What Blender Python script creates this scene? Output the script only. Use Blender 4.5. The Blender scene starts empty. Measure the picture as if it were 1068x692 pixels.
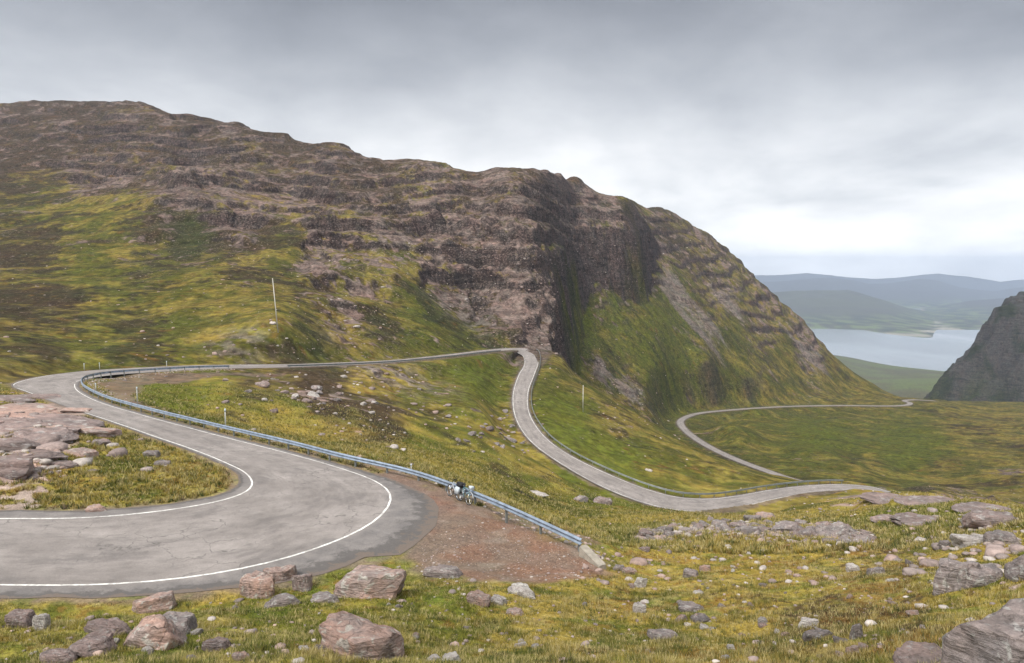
import bpy, bmesh, math, random
import numpy as np
from mathutils import Vector, Matrix, Euler
R = math.radians
scene = bpy.context.scene
col = scene.collection

# ------------------------------------------------------------------ camera
F_PX, U0, V0, PITCH = 712.0, 534.0, 346.0, math.atan(63/712)
cam_d = bpy.data.cameras.new('camera')
cam_d.sensor_width = 36; cam_d.lens = 36*F_PX/1068.0
cam_d.clip_start = 0.1; cam_d.clip_end = 60000
cam = bpy.data.objects.new('camera', cam_d); col.objects.link(cam)
cam.location = (0, 0, 0); cam.rotation_euler = (R(90)-PITCH, 0, 0)
scene.camera = cam

# ------------------------------------------------------------------ world: overcast sky
SUN_AZ, SUN_EL = R(-138), R(54)          # azimuth from +Y towards +X
sdir = Vector((math.sin(SUN_AZ)*math.cos(SUN_EL), math.cos(SUN_AZ)*math.cos(SUN_EL), math.sin(SUN_EL)))
world = bpy.data.worlds.new('World'); scene.world = world
world.use_nodes = True
nt = world.node_tree; nt.nodes.clear()

class NT:
    def __init__(s, tree): s.t = tree
    def n(s, typ, **kw):
        nd = s.t.nodes.new(typ)
        for k, v in kw.items():
            if k.startswith('i_'):
                key = k[2:]
                key = int(key) if key.isdigit() else key.replace('_', ' ')
                nd.inputs[key].default_value = v
            else: setattr(nd, k, v)
        return nd
    def l(s, a, b): s.t.links.new(a, b)
    def val(s, nd, i, x):
        if hasattr(x, 'is_linked') or hasattr(x, 'links'): s.l(x, nd.inputs[i])
        else: nd.inputs[i].default_value = x
    def math(s, op, a, b=0.0, clamp=False):
        nd = s.n('ShaderNodeMath', operation=op, use_clamp=clamp)
        s.val(nd, 0, a); s.val(nd, 1, b); return nd.outputs[0]
    def noise(s, vec, scale, detail=4, rough=.55, dist=0.0):
        nd = s.n('ShaderNodeTexNoise'); s.l(vec, nd.inputs['Vector'])
        nd.inputs['Scale'].default_value = scale; nd.inputs['Detail'].default_value = detail
        nd.inputs['Roughness'].default_value = rough; nd.inputs['Distortion'].default_value = dist
        return nd.outputs['Fac']
    def ramp(s, fac, stops, interp='LINEAR'):
        nd = s.n('ShaderNodeValToRGB'); s.l(fac, nd.inputs[0]); cr = nd.color_ramp; cr.interpolation = interp
        while len(cr.elements) < len(stops): cr.elements.new(0.5)
        for e, (p, c) in zip(cr.elements, stops):
            e.position = p; e.color = (c, c, c, 1) if isinstance(c, (int, float)) else (*c, 1)
        return nd.outputs[0]
    def mix(s, fac, a, b, blend='MIX'):
        nd = s.n('ShaderNodeMix', data_type='RGBA', blend_type=blend)
        s.val(nd, 0, fac)
        for i, x in ((6, a), (7, b)):
            if isinstance(x, tuple): nd.inputs[i].default_value = (*x, 1) if len(x) == 3 else x
            else: s.l(x, nd.inputs[i])
        return nd.outputs[2]
    def vmul(s, vec, v):
        nd = s.n('ShaderNodeVectorMath', operation='MULTIPLY'); s.l(vec, nd.inputs[0]); nd.inputs[1].default_value = v
        return nd.outputs[0]

W = NT(nt)
tc = W.n('ShaderNodeTexCoord')
sep = W.n('ShaderNodeSeparateXYZ'); W.l(tc.outputs['Generated'], sep.inputs[0])
zc = W.math('MAXIMUM', sep.outputs[2], 0.0)
den = W.math('ADD', zc, 0.24)
px = W.math('DIVIDE', sep.outputs[0], den); py = W.math('DIVIDE', sep.outputs[1], den)
cmb = W.n('ShaderNodeCombineXYZ'); W.l(px, cmb.inputs[0]); W.l(py, cmb.inputs[1])
n1 = W.noise(W.vmul(cmb.outputs[0], (1, .8, 1)), 0.8, 8, .5, .5)
n2 = W.noise(cmb.outputs[0], 2.4, 5, .55, .2)
nn = W.math('ADD', W.math('MULTIPLY', n1, .72), W.math('MULTIPLY', n2, .28))
# elevation dependence: pale towards the horizon, dark sheet of cloud above, unseen brighter sky added overhead to light the ground
elev = W.ramp(zc, [(0.0, 1.08), (.05, 1.05), (.13, .90), (.25, .49), (.37, .255), (.55, .36), (.75, .62), (1.0, .8)])
cl = W.ramp(nn, [(.34, .66), (.44, .88), (.52, 1.04), (.62, 1.28)])
cb = W.math('MULTIPLY', elev, cl)
vm = W.n('ShaderNodeVectorMath', operation='DOT_PRODUCT'); W.l(tc.outputs['Generated'], vm.inputs[0]); vm.inputs[1].default_value = sdir
glow = W.math('MULTIPLY', W.math('POWER', W.math('MAXIMUM', vm.outputs['Value'], 0.0), 7.0), 1.6)
back = W.math('MULTIPLY', W.ramp(W.math('SUBTRACT', 0.35, sep.outputs[1]), [(0.15, 0.0), (.9, 1.0)]), W.ramp(zc, [(.1, 0.0), (.6, 1.0)]))
cb = W.math('ADD', cb, W.math('ADD', W.math('MULTIPLY', glow, W.ramp(zc, [(.4, 0.), (.7, 1.)])), W.math('MULTIPLY', back, .8)))  # brightness added out of view, around the sun and behind, lifts the ground
tint = W.ramp(cb, [(0.05, (.88, .95, 1.10)), (.45, (.95, .985, 1.05)), (.9, (1.0, 1.0, 1.0))])
SKY_STRENGTH = 0.10
ccol = W.n('ShaderNodeVectorMath', operation='SCALE'); W.l(tint, ccol.inputs[0]); W.l(W.math('MULTIPLY', cb, 5.2), ccol.inputs['Scale'])
sky = W.n('ShaderNodeTexSky', sky_type='NISHITA', sun_disc=False, sun_elevation=SUN_EL, sun_rotation=SUN_AZ, altitude=400)
skyc = W.n('ShaderNodeVectorMath', operation='SCALE'); W.l(sky.outputs[0], skyc.inputs[0]); skyc.inputs['Scale'].default_value = .6
allc = W.mix(0.94, skyc.outputs[0], ccol.outputs[0])
bg = W.n('ShaderNodeBackground'); W.l(allc, bg.inputs[0]); bg.inputs[1].default_value = SKY_STRENGTH
wo = W.n('ShaderNodeOutputWorld'); W.l(bg.outputs[0], wo.inputs[0])

sun_d = bpy.data.lights.new('sun', 'SUN'); sun_d.energy = 1.5; sun_d.angle = R(10); sun_d.color = (1, .955, .88)
sun = bpy.data.objects.new('sun', sun_d); col.objects.link(sun)
sun.rotation_euler = sdir.to_track_quat('Z', 'Y').to_euler()

vs = scene.view_settings
scene.display_settings.display_device = 'sRGB'
vs.view_transform = 'Standard'; vs.look = 'None'; vs.gamma = 1; vs.use_curve_mapping = False
vs.exposure = 1.22
scene.cycles.use_denoising = True
scene.cycles.max_bounces = 5; scene.cycles.diffuse_bounces = 2; scene.cycles.glossy_bounces = 2
scene.cycles.volume_bounces = 0; scene.cycles.transparent_max_bounces = 6
scene.cycles.use_adaptive_sampling = True; scene.cycles.adaptive_threshold = 0.02

# ------------------------------------------------------------------ numpy helpers
rng = np.random.default_rng(7)
_perm = rng.permutation(256); _perm = np.concatenate([_perm, _perm, _perm])
_ga = rng.random(256)*2*np.pi; _gx, _gy = np.cos(_ga).astype(np.float32), np.sin(_ga).astype(np.float32); _perm = _perm.astype(np.int32)
def perlin(x, y):
    x = np.asarray(x, np.float64); y = np.asarray(y, np.float64); fx_ = np.floor(x); fy_ = np.floor(y); xf = (x-fx_).astype(np.float32); yf = (y-fy_).astype(np.float32)
    xi = fx_.astype(np.int32); yi = fy_.astype(np.int32); xi &= 255; yi &= 255
    u = xf*xf*xf*(xf*(xf*6-15)+10); v = yf*yf*yf*(yf*(yf*6-15)+10)
    def g(a, b, dx, dy):
        h = _perm[_perm[a]+b]; return _gx[h]*dx+_gy[h]*dy
    a = g(xi, yi, xf, yf); b = g(xi+1, yi, xf-1, yf); c = g(xi, yi+1, xf, yf-1); d = g(xi+1, yi+1, xf-1, yf-1)
    return ((a+(b-a)*u)+((c+(d-c)*u)-(a+(b-a)*u))*v)*1.5
def ss(a, b, x):
    t = np.clip((x-a)/(b-a), 0, 1); return t*t*(3-2*t)
def lerp(a, b, t): return a+(b-a)*t
def tps_fit(P, z, lam=1e-3):
    n = len(P); d = np.linalg.norm(P[:, None]-P[None], axis=2)
    K = np.where(d > 0, d*d*np.log(d+1e-12), 0)+np.eye(n)*lam
    Q = np.c_[np.ones(n), P]
    A = np.block([[K, Q], [Q.T, np.zeros((3, 3))]])
    return np.linalg.solve(A, np.r_[z, np.zeros(3)])
def tps_eval(P, w, X):
    out = np.empty(len(X))
    for i in range(0, len(X), 20000):
        d2 = ((X[i:i+20000, None]-P[None])**2).sum(2)
        out[i:i+20000] = (.5*d2*np.log(d2+1e-24))@w[:-3]+w[-3]+X[i:i+20000]@w[-2:]
    return out

# ------------------------------------------------------------------ what stands where: bearing and slope read off, distance estimated
CP, SP = math.cos(PITCH), math.sin(PITCH)
def ray(u, v):
    a = (u-U0)/F_PX; b = (V0-v)/F_PX
    return np.array([a, CP+b*SP, -SP+b*CP])
def at_y(u, v, y): d = ray(u, v); return d*(y/d[1])
def at_z(u, v, z): d = ray(u, v); return d*(z/d[2])
def drop(u, v, h): return at_z(u, v, -h)

# road surface: pairs of edge points (far side, near side) with metres below the camera, and tarmac beyond each line
PAIRS = [  # uA vA  uB vB  drop extA extB
 (-420,545,-560,612,10.9,1.3,1.3),(-160,542,-220,611,11.4,1.5,1.3),(0,541,-10,611,11.8,1.6,1.3),(70,541,90,611.5,11.9,1.5,1.3),(130,537,190,604,12.0,1.4,1.3),
 (190,530,280,588,12.15,1.2,1.6),(235,521,345,567,12.3,1.2,3.6),(258,512.5,390,546,12.5,1.2,5.2),(264,504,410,521,12.75,1.0,3.2),
 (257,494,398,505,13.0,.8,1.9),(235,483,350,487,13.3,.7,1.0),(205,471,290,470,13.7,.6,.9),(165,457,235,456,14.1,.5,.9),
 (125,443,185,443,14.6,.5,.9),(83,429,138,430,15.0,.4,.9),(55,419,105,420,15.3,.4,.9),(30,409.5,84,410,15.6,.4,.9),(14,403,78,404,15.9,.4,.8),(22,398,80,398,16.3,.4,.7),
 (50,392,95,394,16.8,.4,.6),(90,387,118,391,17.3,.3,.6),(140,384,160,388.2,17.9,.3,.5),(200,381.3,206,385.5,18.6,.3,.3),(300,380.2,300,383.8,20.5,.3,.3),
 (350,378.6,350,382.2,21.7,.3,.3),(400,376.4,400,379.8,23,.3,.3),(460,370.8,461,374.2,25,.3,.3),(510,364.9,511,368.3,27,.3,.3),(530,363.4,528,367.0,27.9,.3,.3),(546,363.4,538,367.6,28.6,.3,.3),
 (558,366,544,370.4,29.2,.3,.3),(562,372.5,547,375.5,29.8,.3,.3),(561,381,546,382.5,30.4,.3,.3),(557,392,541,391,31,.3,.3),(551,410,535,410,32.3,.3,.3),(552,430,536,431,33.7,.3,.3),(561,447,544,449,34.8,.3,.3),
 (574,461,557,464,35.7,.3,.3),(598,477,582,482,37,.3,.3),(640,497,622,505,38.6,.3,.3),(675,510.5,660,521,39.6,.3,.3),(705,518.5,696,531,40.4,.3,.5),
 (737,520.5,738,534,41,.3,.8),(770,517,782,527,41.8,.3,.5),(800,511.7,812,520,42.6,.3,.3),(838,507,846,515,43.6,.3,.3),(880,505.5,886,513.5,44.8,.3,.3),
 (915,509,918,518,46,.3,.3),(945,520,950,531,47.5,.3,.3),(985,545,990,560,49,.3,.3)]
FAR = [(1010,534,64),(905,512,71),(868,507.5,73.5),(835,502.5,75.5),(800,491.5,78.5),(762,477,81.5),(735,463.5,84),(717,451,86),(709.5,441.5,88),(713,436.5,90),(728,431.5,92),
 (760,428,94.5),(820,424.2,98),(880,423.2,102),(930,423.6,106),(946,422.6,107.5),(949,420.3,109),(943,418.3,110.5),(952,417.2,112),(975,418.2,115)]
def resample(P, step):
    P = np.array(P, float)
    # centripetal Catmull-Rom
    Q = np.vstack([2*P[0]-P[1], P, 2*P[-1]-P[-2]]); out = []
    for i in range(1, len(Q)-2):
        p0, p1, p2, p3 = Q[i-1:i+3]
        L = np.linalg.norm((p2-p1)[:3]); n = max(2, int(L/step)+1)
        d = [max(np.linalg.norm((b-a)[:3]), 1e-6)**.5 for a, b in ((p0, p1), (p1, p2), (p2, p3))]
        t0, t1 = 0, d[0]; t2 = t1+d[1]; t3 = t2+d[2]
        for t in np.linspace(t1, t2, n, endpoint=False):
            A1 = (t1-t)/(t1-t0)*p0+(t-t0)/(t1-t0)*p1; A2 = (t2-t)/(t2-t1)*p1+(t-t1)/(t2-t1)*p2; A3 = (t3-t)/(t3-t2)*p2+(t-t2)/(t3-t2)*p3
            B1 = (t2-t)/(t2-t0)*A1+(t-t0)/(t2-t0)*A2; B2 = (t3-t)/(t3-t1)*A2+(t-t1)/(t3-t1)*A3
            out.append((t2-t)/(t2-t1)*B1+(t-t1)/(t2-t1)*B2)
    out.append(P[-1]); return np.array(out)
pr = []
for uA, vA, uB, vB, h, eA, eB in PAIRS:
    a = drop(uA, vA, h); b = drop(uB, vB, h)
    pr.append(np.r_[a, b, eA, eB])
pr = np.array(pr)
mid = (pr[:, :3]+pr[:, 3:6])/2
rp = resample(np.c_[mid, pr], 1.2)
roadA, roadB, extA, extB = rp[:, 3:6], rp[:, 6:9], rp[:, 9], rp[:, 10]
for _ in range(3):
    for arr in (roadA, roadB):
        arr[1:-1] = .5*arr[1:-1]+.25*(arr[2:]+arr[:-2])
for _ in range(30): extB[1:-1] = .5*extB[1:-1]+.25*(extB[2:]+extB[:-2])
wv = roadB-roadA; wl = np.linalg.norm(wv[:, :2], axis=1)
wn = wv/wl[:, None]
edgeA = roadA-wn*extA[:, None]; edgeB = roadB+wn*extB[:, None]
for _ in range(3):
    k_ = slice(1, int(len(edgeB)*.3)); edgeB[k_] = .5*edgeB[k_]+.25*(edgeB[2:k_.stop+1]+edgeB[:k_.stop-1])
roadC = (edgeA+edgeB)/2; roadHW = np.linalg.norm((edgeB-edgeA)[:, :2], axis=1)/2
KN = int(np.argmin(np.linalg.norm(roadA[:, :2]-drop(200, 381.3, 18.6)[:2], axis=1)))
_q = np.vstack([pr[:24, :3], pr[:24, 3:6]]); _P = _q[:, :2]/30.; _w = tps_fit(_P, _q[:, 2], .05)
def zroad(x, y): return tps_eval(_P, _w, np.c_[np.ravel(x), np.ravel(y)]/30.)
def near_w(i): return 1-ss(KN-14, KN-2, np.asarray(i, float))
for arr in (roadA, roadB, edgeA, edgeB):
    kk = np.arange(len(arr)); w_ = near_w(kk); arr[:, 2] = lerp(arr[:, 2], zroad(arr[:, 0], arr[:, 1]), w_)
farC = resample([drop(*p) for p in FAR], 2.0)
for _ in range(4): farC[1:-1] = .5*farC[1:-1]+.25*(farC[2:]+farC[:-2])
tg = np.gradient(farC[:, :2], axis=0); tg /= np.linalg.norm(tg, axis=1)[:, None]
farN = np.c_[tg[:, 1], -tg[:, 0], np.zeros(len(tg))]
farHW = np.full(len(farC), 2.2)

# ------------------------------------------------------------------ terrain control points
CT = []; SIDE = []   # (x,y,z), which surface: 0 both, 1 spur and plateau, 2 long face
def D(*pts):
    for u, v, h in pts: CT.append(drop(u, v, h))
def Y(*pts):
    for u, v, y in pts: CT.append(at_y(u, v, y))
D((0,655,9.3),(0,692,8.2),(-150,660,8.9),(-150,700,7.8),(120,650,9.4),(230,640,10),(380,650,9.2),(380,692,8),(534,692,8.2),(534,625,11.2),(460,610,11.6),(480,585,12.55),(450,530,13.1),
  (605,577,12.7),(560,560,12.9),(520,580,12.7),(560,595,12.4),(640,600,12.6),(700,692,8.7),(700,610,12.4),(850,692,7.6),(850,615,11.2),(960,692,6.3),(960,620,9.6),
  (1068,700,5.4),(1068,640,7.2),(1130,640,6.6),(1068,590,9.6),(980,585,11.2),(1130,580,9.5),
  (660,575,15),(700,563,17.5),(780,560,17),(850,560,16.5),(920,560,15.8),(1000,552,15.2),(1068,545,14),(1130,545,12.5),
  (760,545,24),(850,540,25),(900,525,32),(940,518,33),(960,519,31),(1000,523,28),(1040,528,25),(1068,533,23),(1130,542,20),(700,545,26),(650,555,21),
  (60,520,12),(60,490,12.2),(150,500,12.7),(210,495,12.9),(150,470,13.2),(60,450,13),(0,500,11.8),(0,430,13.5),(30,420,14.4),(-120,440,12.5),(-120,500,11.5),
  (420,488,14.6),(520,524,15.8),(580,548,16.5),
  (300,466,15.6),(250,425,18),(300,440,20),(200,420,17.2),(150,405,16.6),(250,400,18.6),(330,400,21),(300,415,19.8),(400,400,24),(400,425,24),(400,450,23),(450,475,24),(450,440,27),(450,400,26.5),
  (500,500,24.5),(500,460,29),(510,420,29.7),(500,385,28.3),(550,520,28),(540,480,32.5),(620,540,28),(600,515,34.5),(570,540,24.5),(650,530,35),(680,540,31),
  (590,405,34),(600,430,36.2),(620,410,37),(640,420,39.5),(640,450,39.6),(640,480,39.3),(610,455,37.2),(690,455,43),(700,480,42.5),(700,500,41.5),(760,487,46),(760,505,43.4),(810,500,47.5),(830,504,48.5))
Y((0,300,210),(0,345,145),(0,383,106),(0,250,290),(0,205,380),(0,150,520),(0,109,660),(-150,400,92),(-150,300,190),(-150,200,360),(-150,110,600),
  (-300,420,80),(-300,300,170),(-300,150,420),
  (100,350,155),(100,300,215),(100,230,320),(100,160,500),(100,107,660),(200,376,137),(200,345,165),(200,290,225),(200,225,330),(200,200,350),(200,170,470),(200,122,610),
  (290,375,152),(290,347,162),(300,300,225),(300,240,315),(300,200,410),(300,170,480),(300,143,560),(380,372,167),
  (400,340,215),(400,300,260),(400,250,315),(400,200,410),(380,163,520),(440,171,500),
  (470,362,218),(500,345,270),(500,320,300),(500,295,322),(500,245,345),(500,210,400),(480,176,480),
  (545,355,262),(560,177.5,450),(520,175.5,465),(350,153,538),(150,108,635),(250,129,590),(50,106,660),(410,168,508),

  (900,450,405),(900,480,300),(1000,490,290),(1068,470,330),(1068,520,215),(1130,520,200),(1068,440,480),(1000,430,540),(960,418,640),(1000,419,760),(1068,420,760),(1130,420,740),(850,450,380),(800,465,330),(980,460,360),
  (1130,470,320),(1300,500,250),(1300,430,600),(760,445,345),(840,480,285),(950,500,270))
SIDE = [0]*len(CT)
LPTS = [(566,360,262),(572,338,283),(575,308,312),(578,282,345),(583,262,378),(588,250,415),(594,240,455),(610,236,476),(640,238,490),(652,234,500),(600,215,500),(630,224,505),(575,215,430),(540,176,459),(572,178.3,472),(586,181,500),(600,200,512),(600,186,525),(612,195,528),(636,205.5,535),(656,208,555),(565,290,322),(560,250,340),(560,215,400),(560,235,360)]
for p in LPTS: CT.append(at_y(*p)); SIDE.append(1)
for u, v, y in ((572,178.3,472),(586,181,500)):
    p = at_y(u, v, y); CT.append(np.array([p[0]*1.05, p[1]*1.05, p[2]*.98])); SIDE.append(1)
    CT.append(np.array([p[0]*1.14, p[1]*1.14, p[2]*.95])); SIDE.append(1)
for u, v, y in ((600,186,525),(612,195,528),(636,205.5,535),(656,208,555)):
    p = at_y(u, v, y); CT.append(np.array([p[0]*1.12, p[1]*1.12, p[2]*.93])); SIDE.append(1)
n_face0 = len(CT)
# the long face above the valley: one slope of about 43 degrees rising from its foot line
def face_y(u, v, k=.95, dz=0.):
    a = (u-U0)/F_PX/ray(u, v)[1]; t = ray(u, v)[2]/ray(u, v)[1]
    # z = -88 - .085*al + k*d, al = (x+y-486)*.707, d = (y-x-294)*.707
    return (88+dz-.085*.707*486+k*.707*294)/(-.085*.707*(a+1)+k*.707*(1-a)-t)
for u, v, dz in ((592,365,0),(592,325,0),(597,290,0),(605,268,0),(640,270,0),(620,320,0),(665,262,0),(604,376,0),(625,385,0),(640,400,0),(640,340,0),(655,350,0),(670,300,0),(655,207,0),(690,217,0),(690,250,0),(690,300,0),(690,350,0),(690,400,0),
  (715,432,0),(740,243,0),(740,290,0),(740,340,0),(740,390,0),(770,270,0),(770,415,0),(800,300,0),(800,340,0),(800,380,0),(800,412,0),(840,336,0),(840,370,0),(840,405,0),(862,364,0),(880,382,0),(880,408,0),(912,402,0),(937,415,0)):
    CT.append(at_y(u, v, face_y(u, v, .95, dz)))
for p in ((26,270,-42),(32,300,-50),(38,335,-58),(60,345,-72),(84,365,-84)): CT.append(np.array(p, float))
SIDE += [2]*(len(CT)-len(SIDE))
# behind the skylines, and the long drop to the loch
for u, v, y in ((0,109,660),(100,107,660),(200,122,610),(300,143,560),(380,163,520),(440,171,500),(480,176,480),(560,178,450),(-150,110,600)):
    p = at_y(u, v, y); CT.append(np.array([p[0]*1.08, p[1]*1.08, p[2]*1.0-1])); CT.append(np.array([p[0]*1.9, p[1]*1.9, p[2]*.95]))
SIDE += [0]*(len(CT)-len(SIDE))
for u, v, y in ((520,175.5,465),(350,153,538)):
    p = at_y(u, v, y); CT.append(np.array([p[0]*1.12, p[1]*1.12, p[2]*.93]))
SIDE += [0]*(len(CT)-len(SIDE))
for u, v, y in [(q[0], q[1], face_y(*q)) for q in ((655,207),(740,243),(800,300),(840,336),(862,364))]:
    p = at_y(u, v, y); CT.append(np.array([p[0]*1.10, p[1]*1.10, p[2]-16])); CT.append(np.array([p[0]*2, p[1]*2, p[2]-210]))
SIDE += [2]*(len(CT)-len(SIDE))
for u, v, y in ((900,402,1900),(960,404,1700),(1000,404,1700),(1068,400,1800),(900,388,2400),(870,372,2850),(950,385,2700),(1000,389,2650),(1068,392,2600),(1130,396,2500),(900,430,1100),(960,428,1150),(1030,428,1150),(1130,428,1100),(870,384,2300)):
    CT.append(at_y(u, v, y))
for a in (-.9, -.5, 0, .3, .5, .62, .75, .9):
    for r, z in ((2.2, -1.75), (5, -3.3), (9, -5.6)):
        k = 1-.25*max(0, a-.3)
        CT.append(np.array([r*math.sin(a), r*math.cos(a), z*k]))
    if a > .2: CT.append(np.array([3900*math.sin(a), 3900*math.cos(a), -455]))
    else: CT.append(np.array([3900*math.sin(a), 3900*math.cos(a), -150]))
for i in range(0, len(pr), 1): CT.append(mid[i])
for i in range(3, 14): CT.append(pr[i, :3]); CT.append(pr[i, 3:6])
for p in FAR: CT.append(drop(*p))
SIDE += [0]*(len(CT)-len(SIDE)); SIDE = np.array(SIDE)
CT = np.array(CT)
TA = 3.5
def tl(x, y): return np.arctan2(x, y), .5*np.log(x*x+y*y)
th_c, lr_c = tl(CT[:, 0], CT[:, 1])
tz = CT[:, 2]/np.exp(lr_c)
Pc = np.c_[TA*th_c, lr_c]
ctx, cty = CT[:, 0], CT[:, 1]
mL = (SIDE == 1) | ((SIDE == 0) & ~((cty > 560) & (ctx > 230)) & ~((ctx > 60) & (cty > 420) & (cty < 2500)))
mR = SIDE != 1
wL_, wR_ = tps_fit(Pc[mL], tz[mL], 2e-4), tps_fit(Pc[mR], tz[mR], 2e-4)
LPOLY = np.array([(13,256),(16,285),(19,318),(23,350),(26,378),(31,412),(37,445),(44,468),(60,484),(78,496),(92,503),(104,545),(140,640),(300,1900),(300,6000),(-6000,6000),(-6000,200),(-40,240)], float)
def poly_sd(P, x, y, idx):
    q = np.c_[x[idx], y[idx]].astype(np.float32); P = P.astype(np.float32); ins = np.zeros(len(idx), bool); dist = np.full(len(idx), 1e12, np.float32)
    for a, b in zip(P, np.roll(P, -1, axis=0)):
        ab = b-a; t = np.clip(((q-a)@ab)/max(float(ab@ab), 1e-9), 0, 1); d0_ = q-a-t[:, None]*ab; dist = np.minimum(dist, d0_[:, 0]**2+d0_[:, 1]**2)
        ins ^= ((a[1] > q[:, 1]) != (b[1] > q[:, 1])) & (q[:, 0] < (b[0]-a[0])*(q[:, 1]-a[1])/((b[1]-a[1]) or 1e-9)+a[0])
    return np.where(ins, -1, 1)*np.sqrt(dist)
def combine(x, y, zL, zR, wob=0.):
    d = poly_sd(LPOLY, x, y, np.arange(len(x)))+wob
    a = zL-3.2*np.maximum(d, 0)-.15*np.maximum(d+12, 0); k = 2.0
    m = np.maximum(a, zR)+k*np.exp(-np.abs(a-zR)/k)*.5
    z = np.where(d < 0, np.maximum(zL-.15*np.maximum(d+12, 0), np.where(((d > -8) & (y < 530)), zR, -1e4)), m)
    z = lerp(z, np.maximum(z, zR), ss(30, 60, x)*ss(530, 560, y))
    return lerp(zR, z, ss(246, 268, y)), d
# coarse lookup
gT = np.linspace(-.95, .95, 420); gL = np.linspace(math.log(2), math.log(4200), 620)
GG = np.stack(np.meshgrid(gT, gL, indexing='ij'), -1).reshape(-1, 2)
_X = np.c_[TA*GG[:, 0], GG[:, 1]]; tL = tps_eval(Pc[mL], wL_, _X); tR = tps_eval(Pc[mR], wR_, _X); _r = np.exp(GG[:, 1])
base_t = (combine(_r*np.sin(GG[:, 0]), _r*np.cos(GG[:, 0]), tL*_r, tR*_r)[0]/_r).reshape(len(gT), len(gL)); tL = tL.reshape(base_t.shape); tR = tR.reshape(base_t.shape)
def bil(G, x, y, gx, gy):
    fx = np.clip((x-gx[0])/(gx[1]-gx[0]), 0, len(gx)-1.001); fy = np.clip((y-gy[0])/(gy[1]-gy[0]), 0, len(gy)-1.001)
    i = fx.astype(int); j = fy.astype(int); a = fx-i; b = fy-j
    return (G[i, j]*(1-a)+G[i+1, j]*a)*(1-b)+(G[i, j+1]*(1-a)+G[i+1, j+1]*a)*b
def base_z(x, y):
    t, l = tl(x, y); return bil(base_t, t, l, gT, gL)*np.exp(l)
def hit_base(u, v):
    d = ray(u, v); h = math.hypot(d[0], d[1]); th = math.atan2(d[0], d[1]); t = d[2]/h
    ls = np.linspace(math.log(6), math.log(4000), 4000)
    bt = bil(base_t, np.full(4000, th), ls, gT, gL)
    k = np.argmax(bt >= t) if (bt >= t).any() else 3999
    r = math.exp(ls[k]); return np.array([r*math.sin(th), r*math.cos(th), t*r])

# ------------------------------------------------------------------ master grid (finer where slopes are seen)
def seg(a, b, s): return list(np.exp(np.arange(math.log(a), math.log(b), s)))
rr = seg(2.2, 10, .03)+seg(10, 22, .0075)+seg(22, 60, .006)+seg(60, 150, .0052)+seg(150, 220, .0036)+seg(220, 720, .0024)+seg(720, 4000, .011)+[4000]
rr = np.array(rr); NT_ = 1180
tt = np.linspace(-.86, .86, NT_)
TH, RR = np.meshgrid(tt, rr, indexing='ij')
X = (RR*np.sin(TH)).ravel(); YY = (RR*np.cos(TH)).ravel(); r_ = RR.ravel(); L_ = np.log(r_); T_ = TH.ravel()
NS = {}
def ns(l, ox=0., oy=0.):
    k = (l, ox)
    if k not in NS: NS[k] = perlin(X/l+ox*17.3+3.1, YY/l+oy+ox*7.7+1.7)
    return NS[k]
Z, spur_d = combine(X, YY, bil(tL, T_, L_, gT, gL)*r_, bil(tR, T_, L_, gT, gL)*r_, ns(17, 50)*2.2+ns(7.3, 50)*1.8+ns(3.9, 50)*.9)

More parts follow.
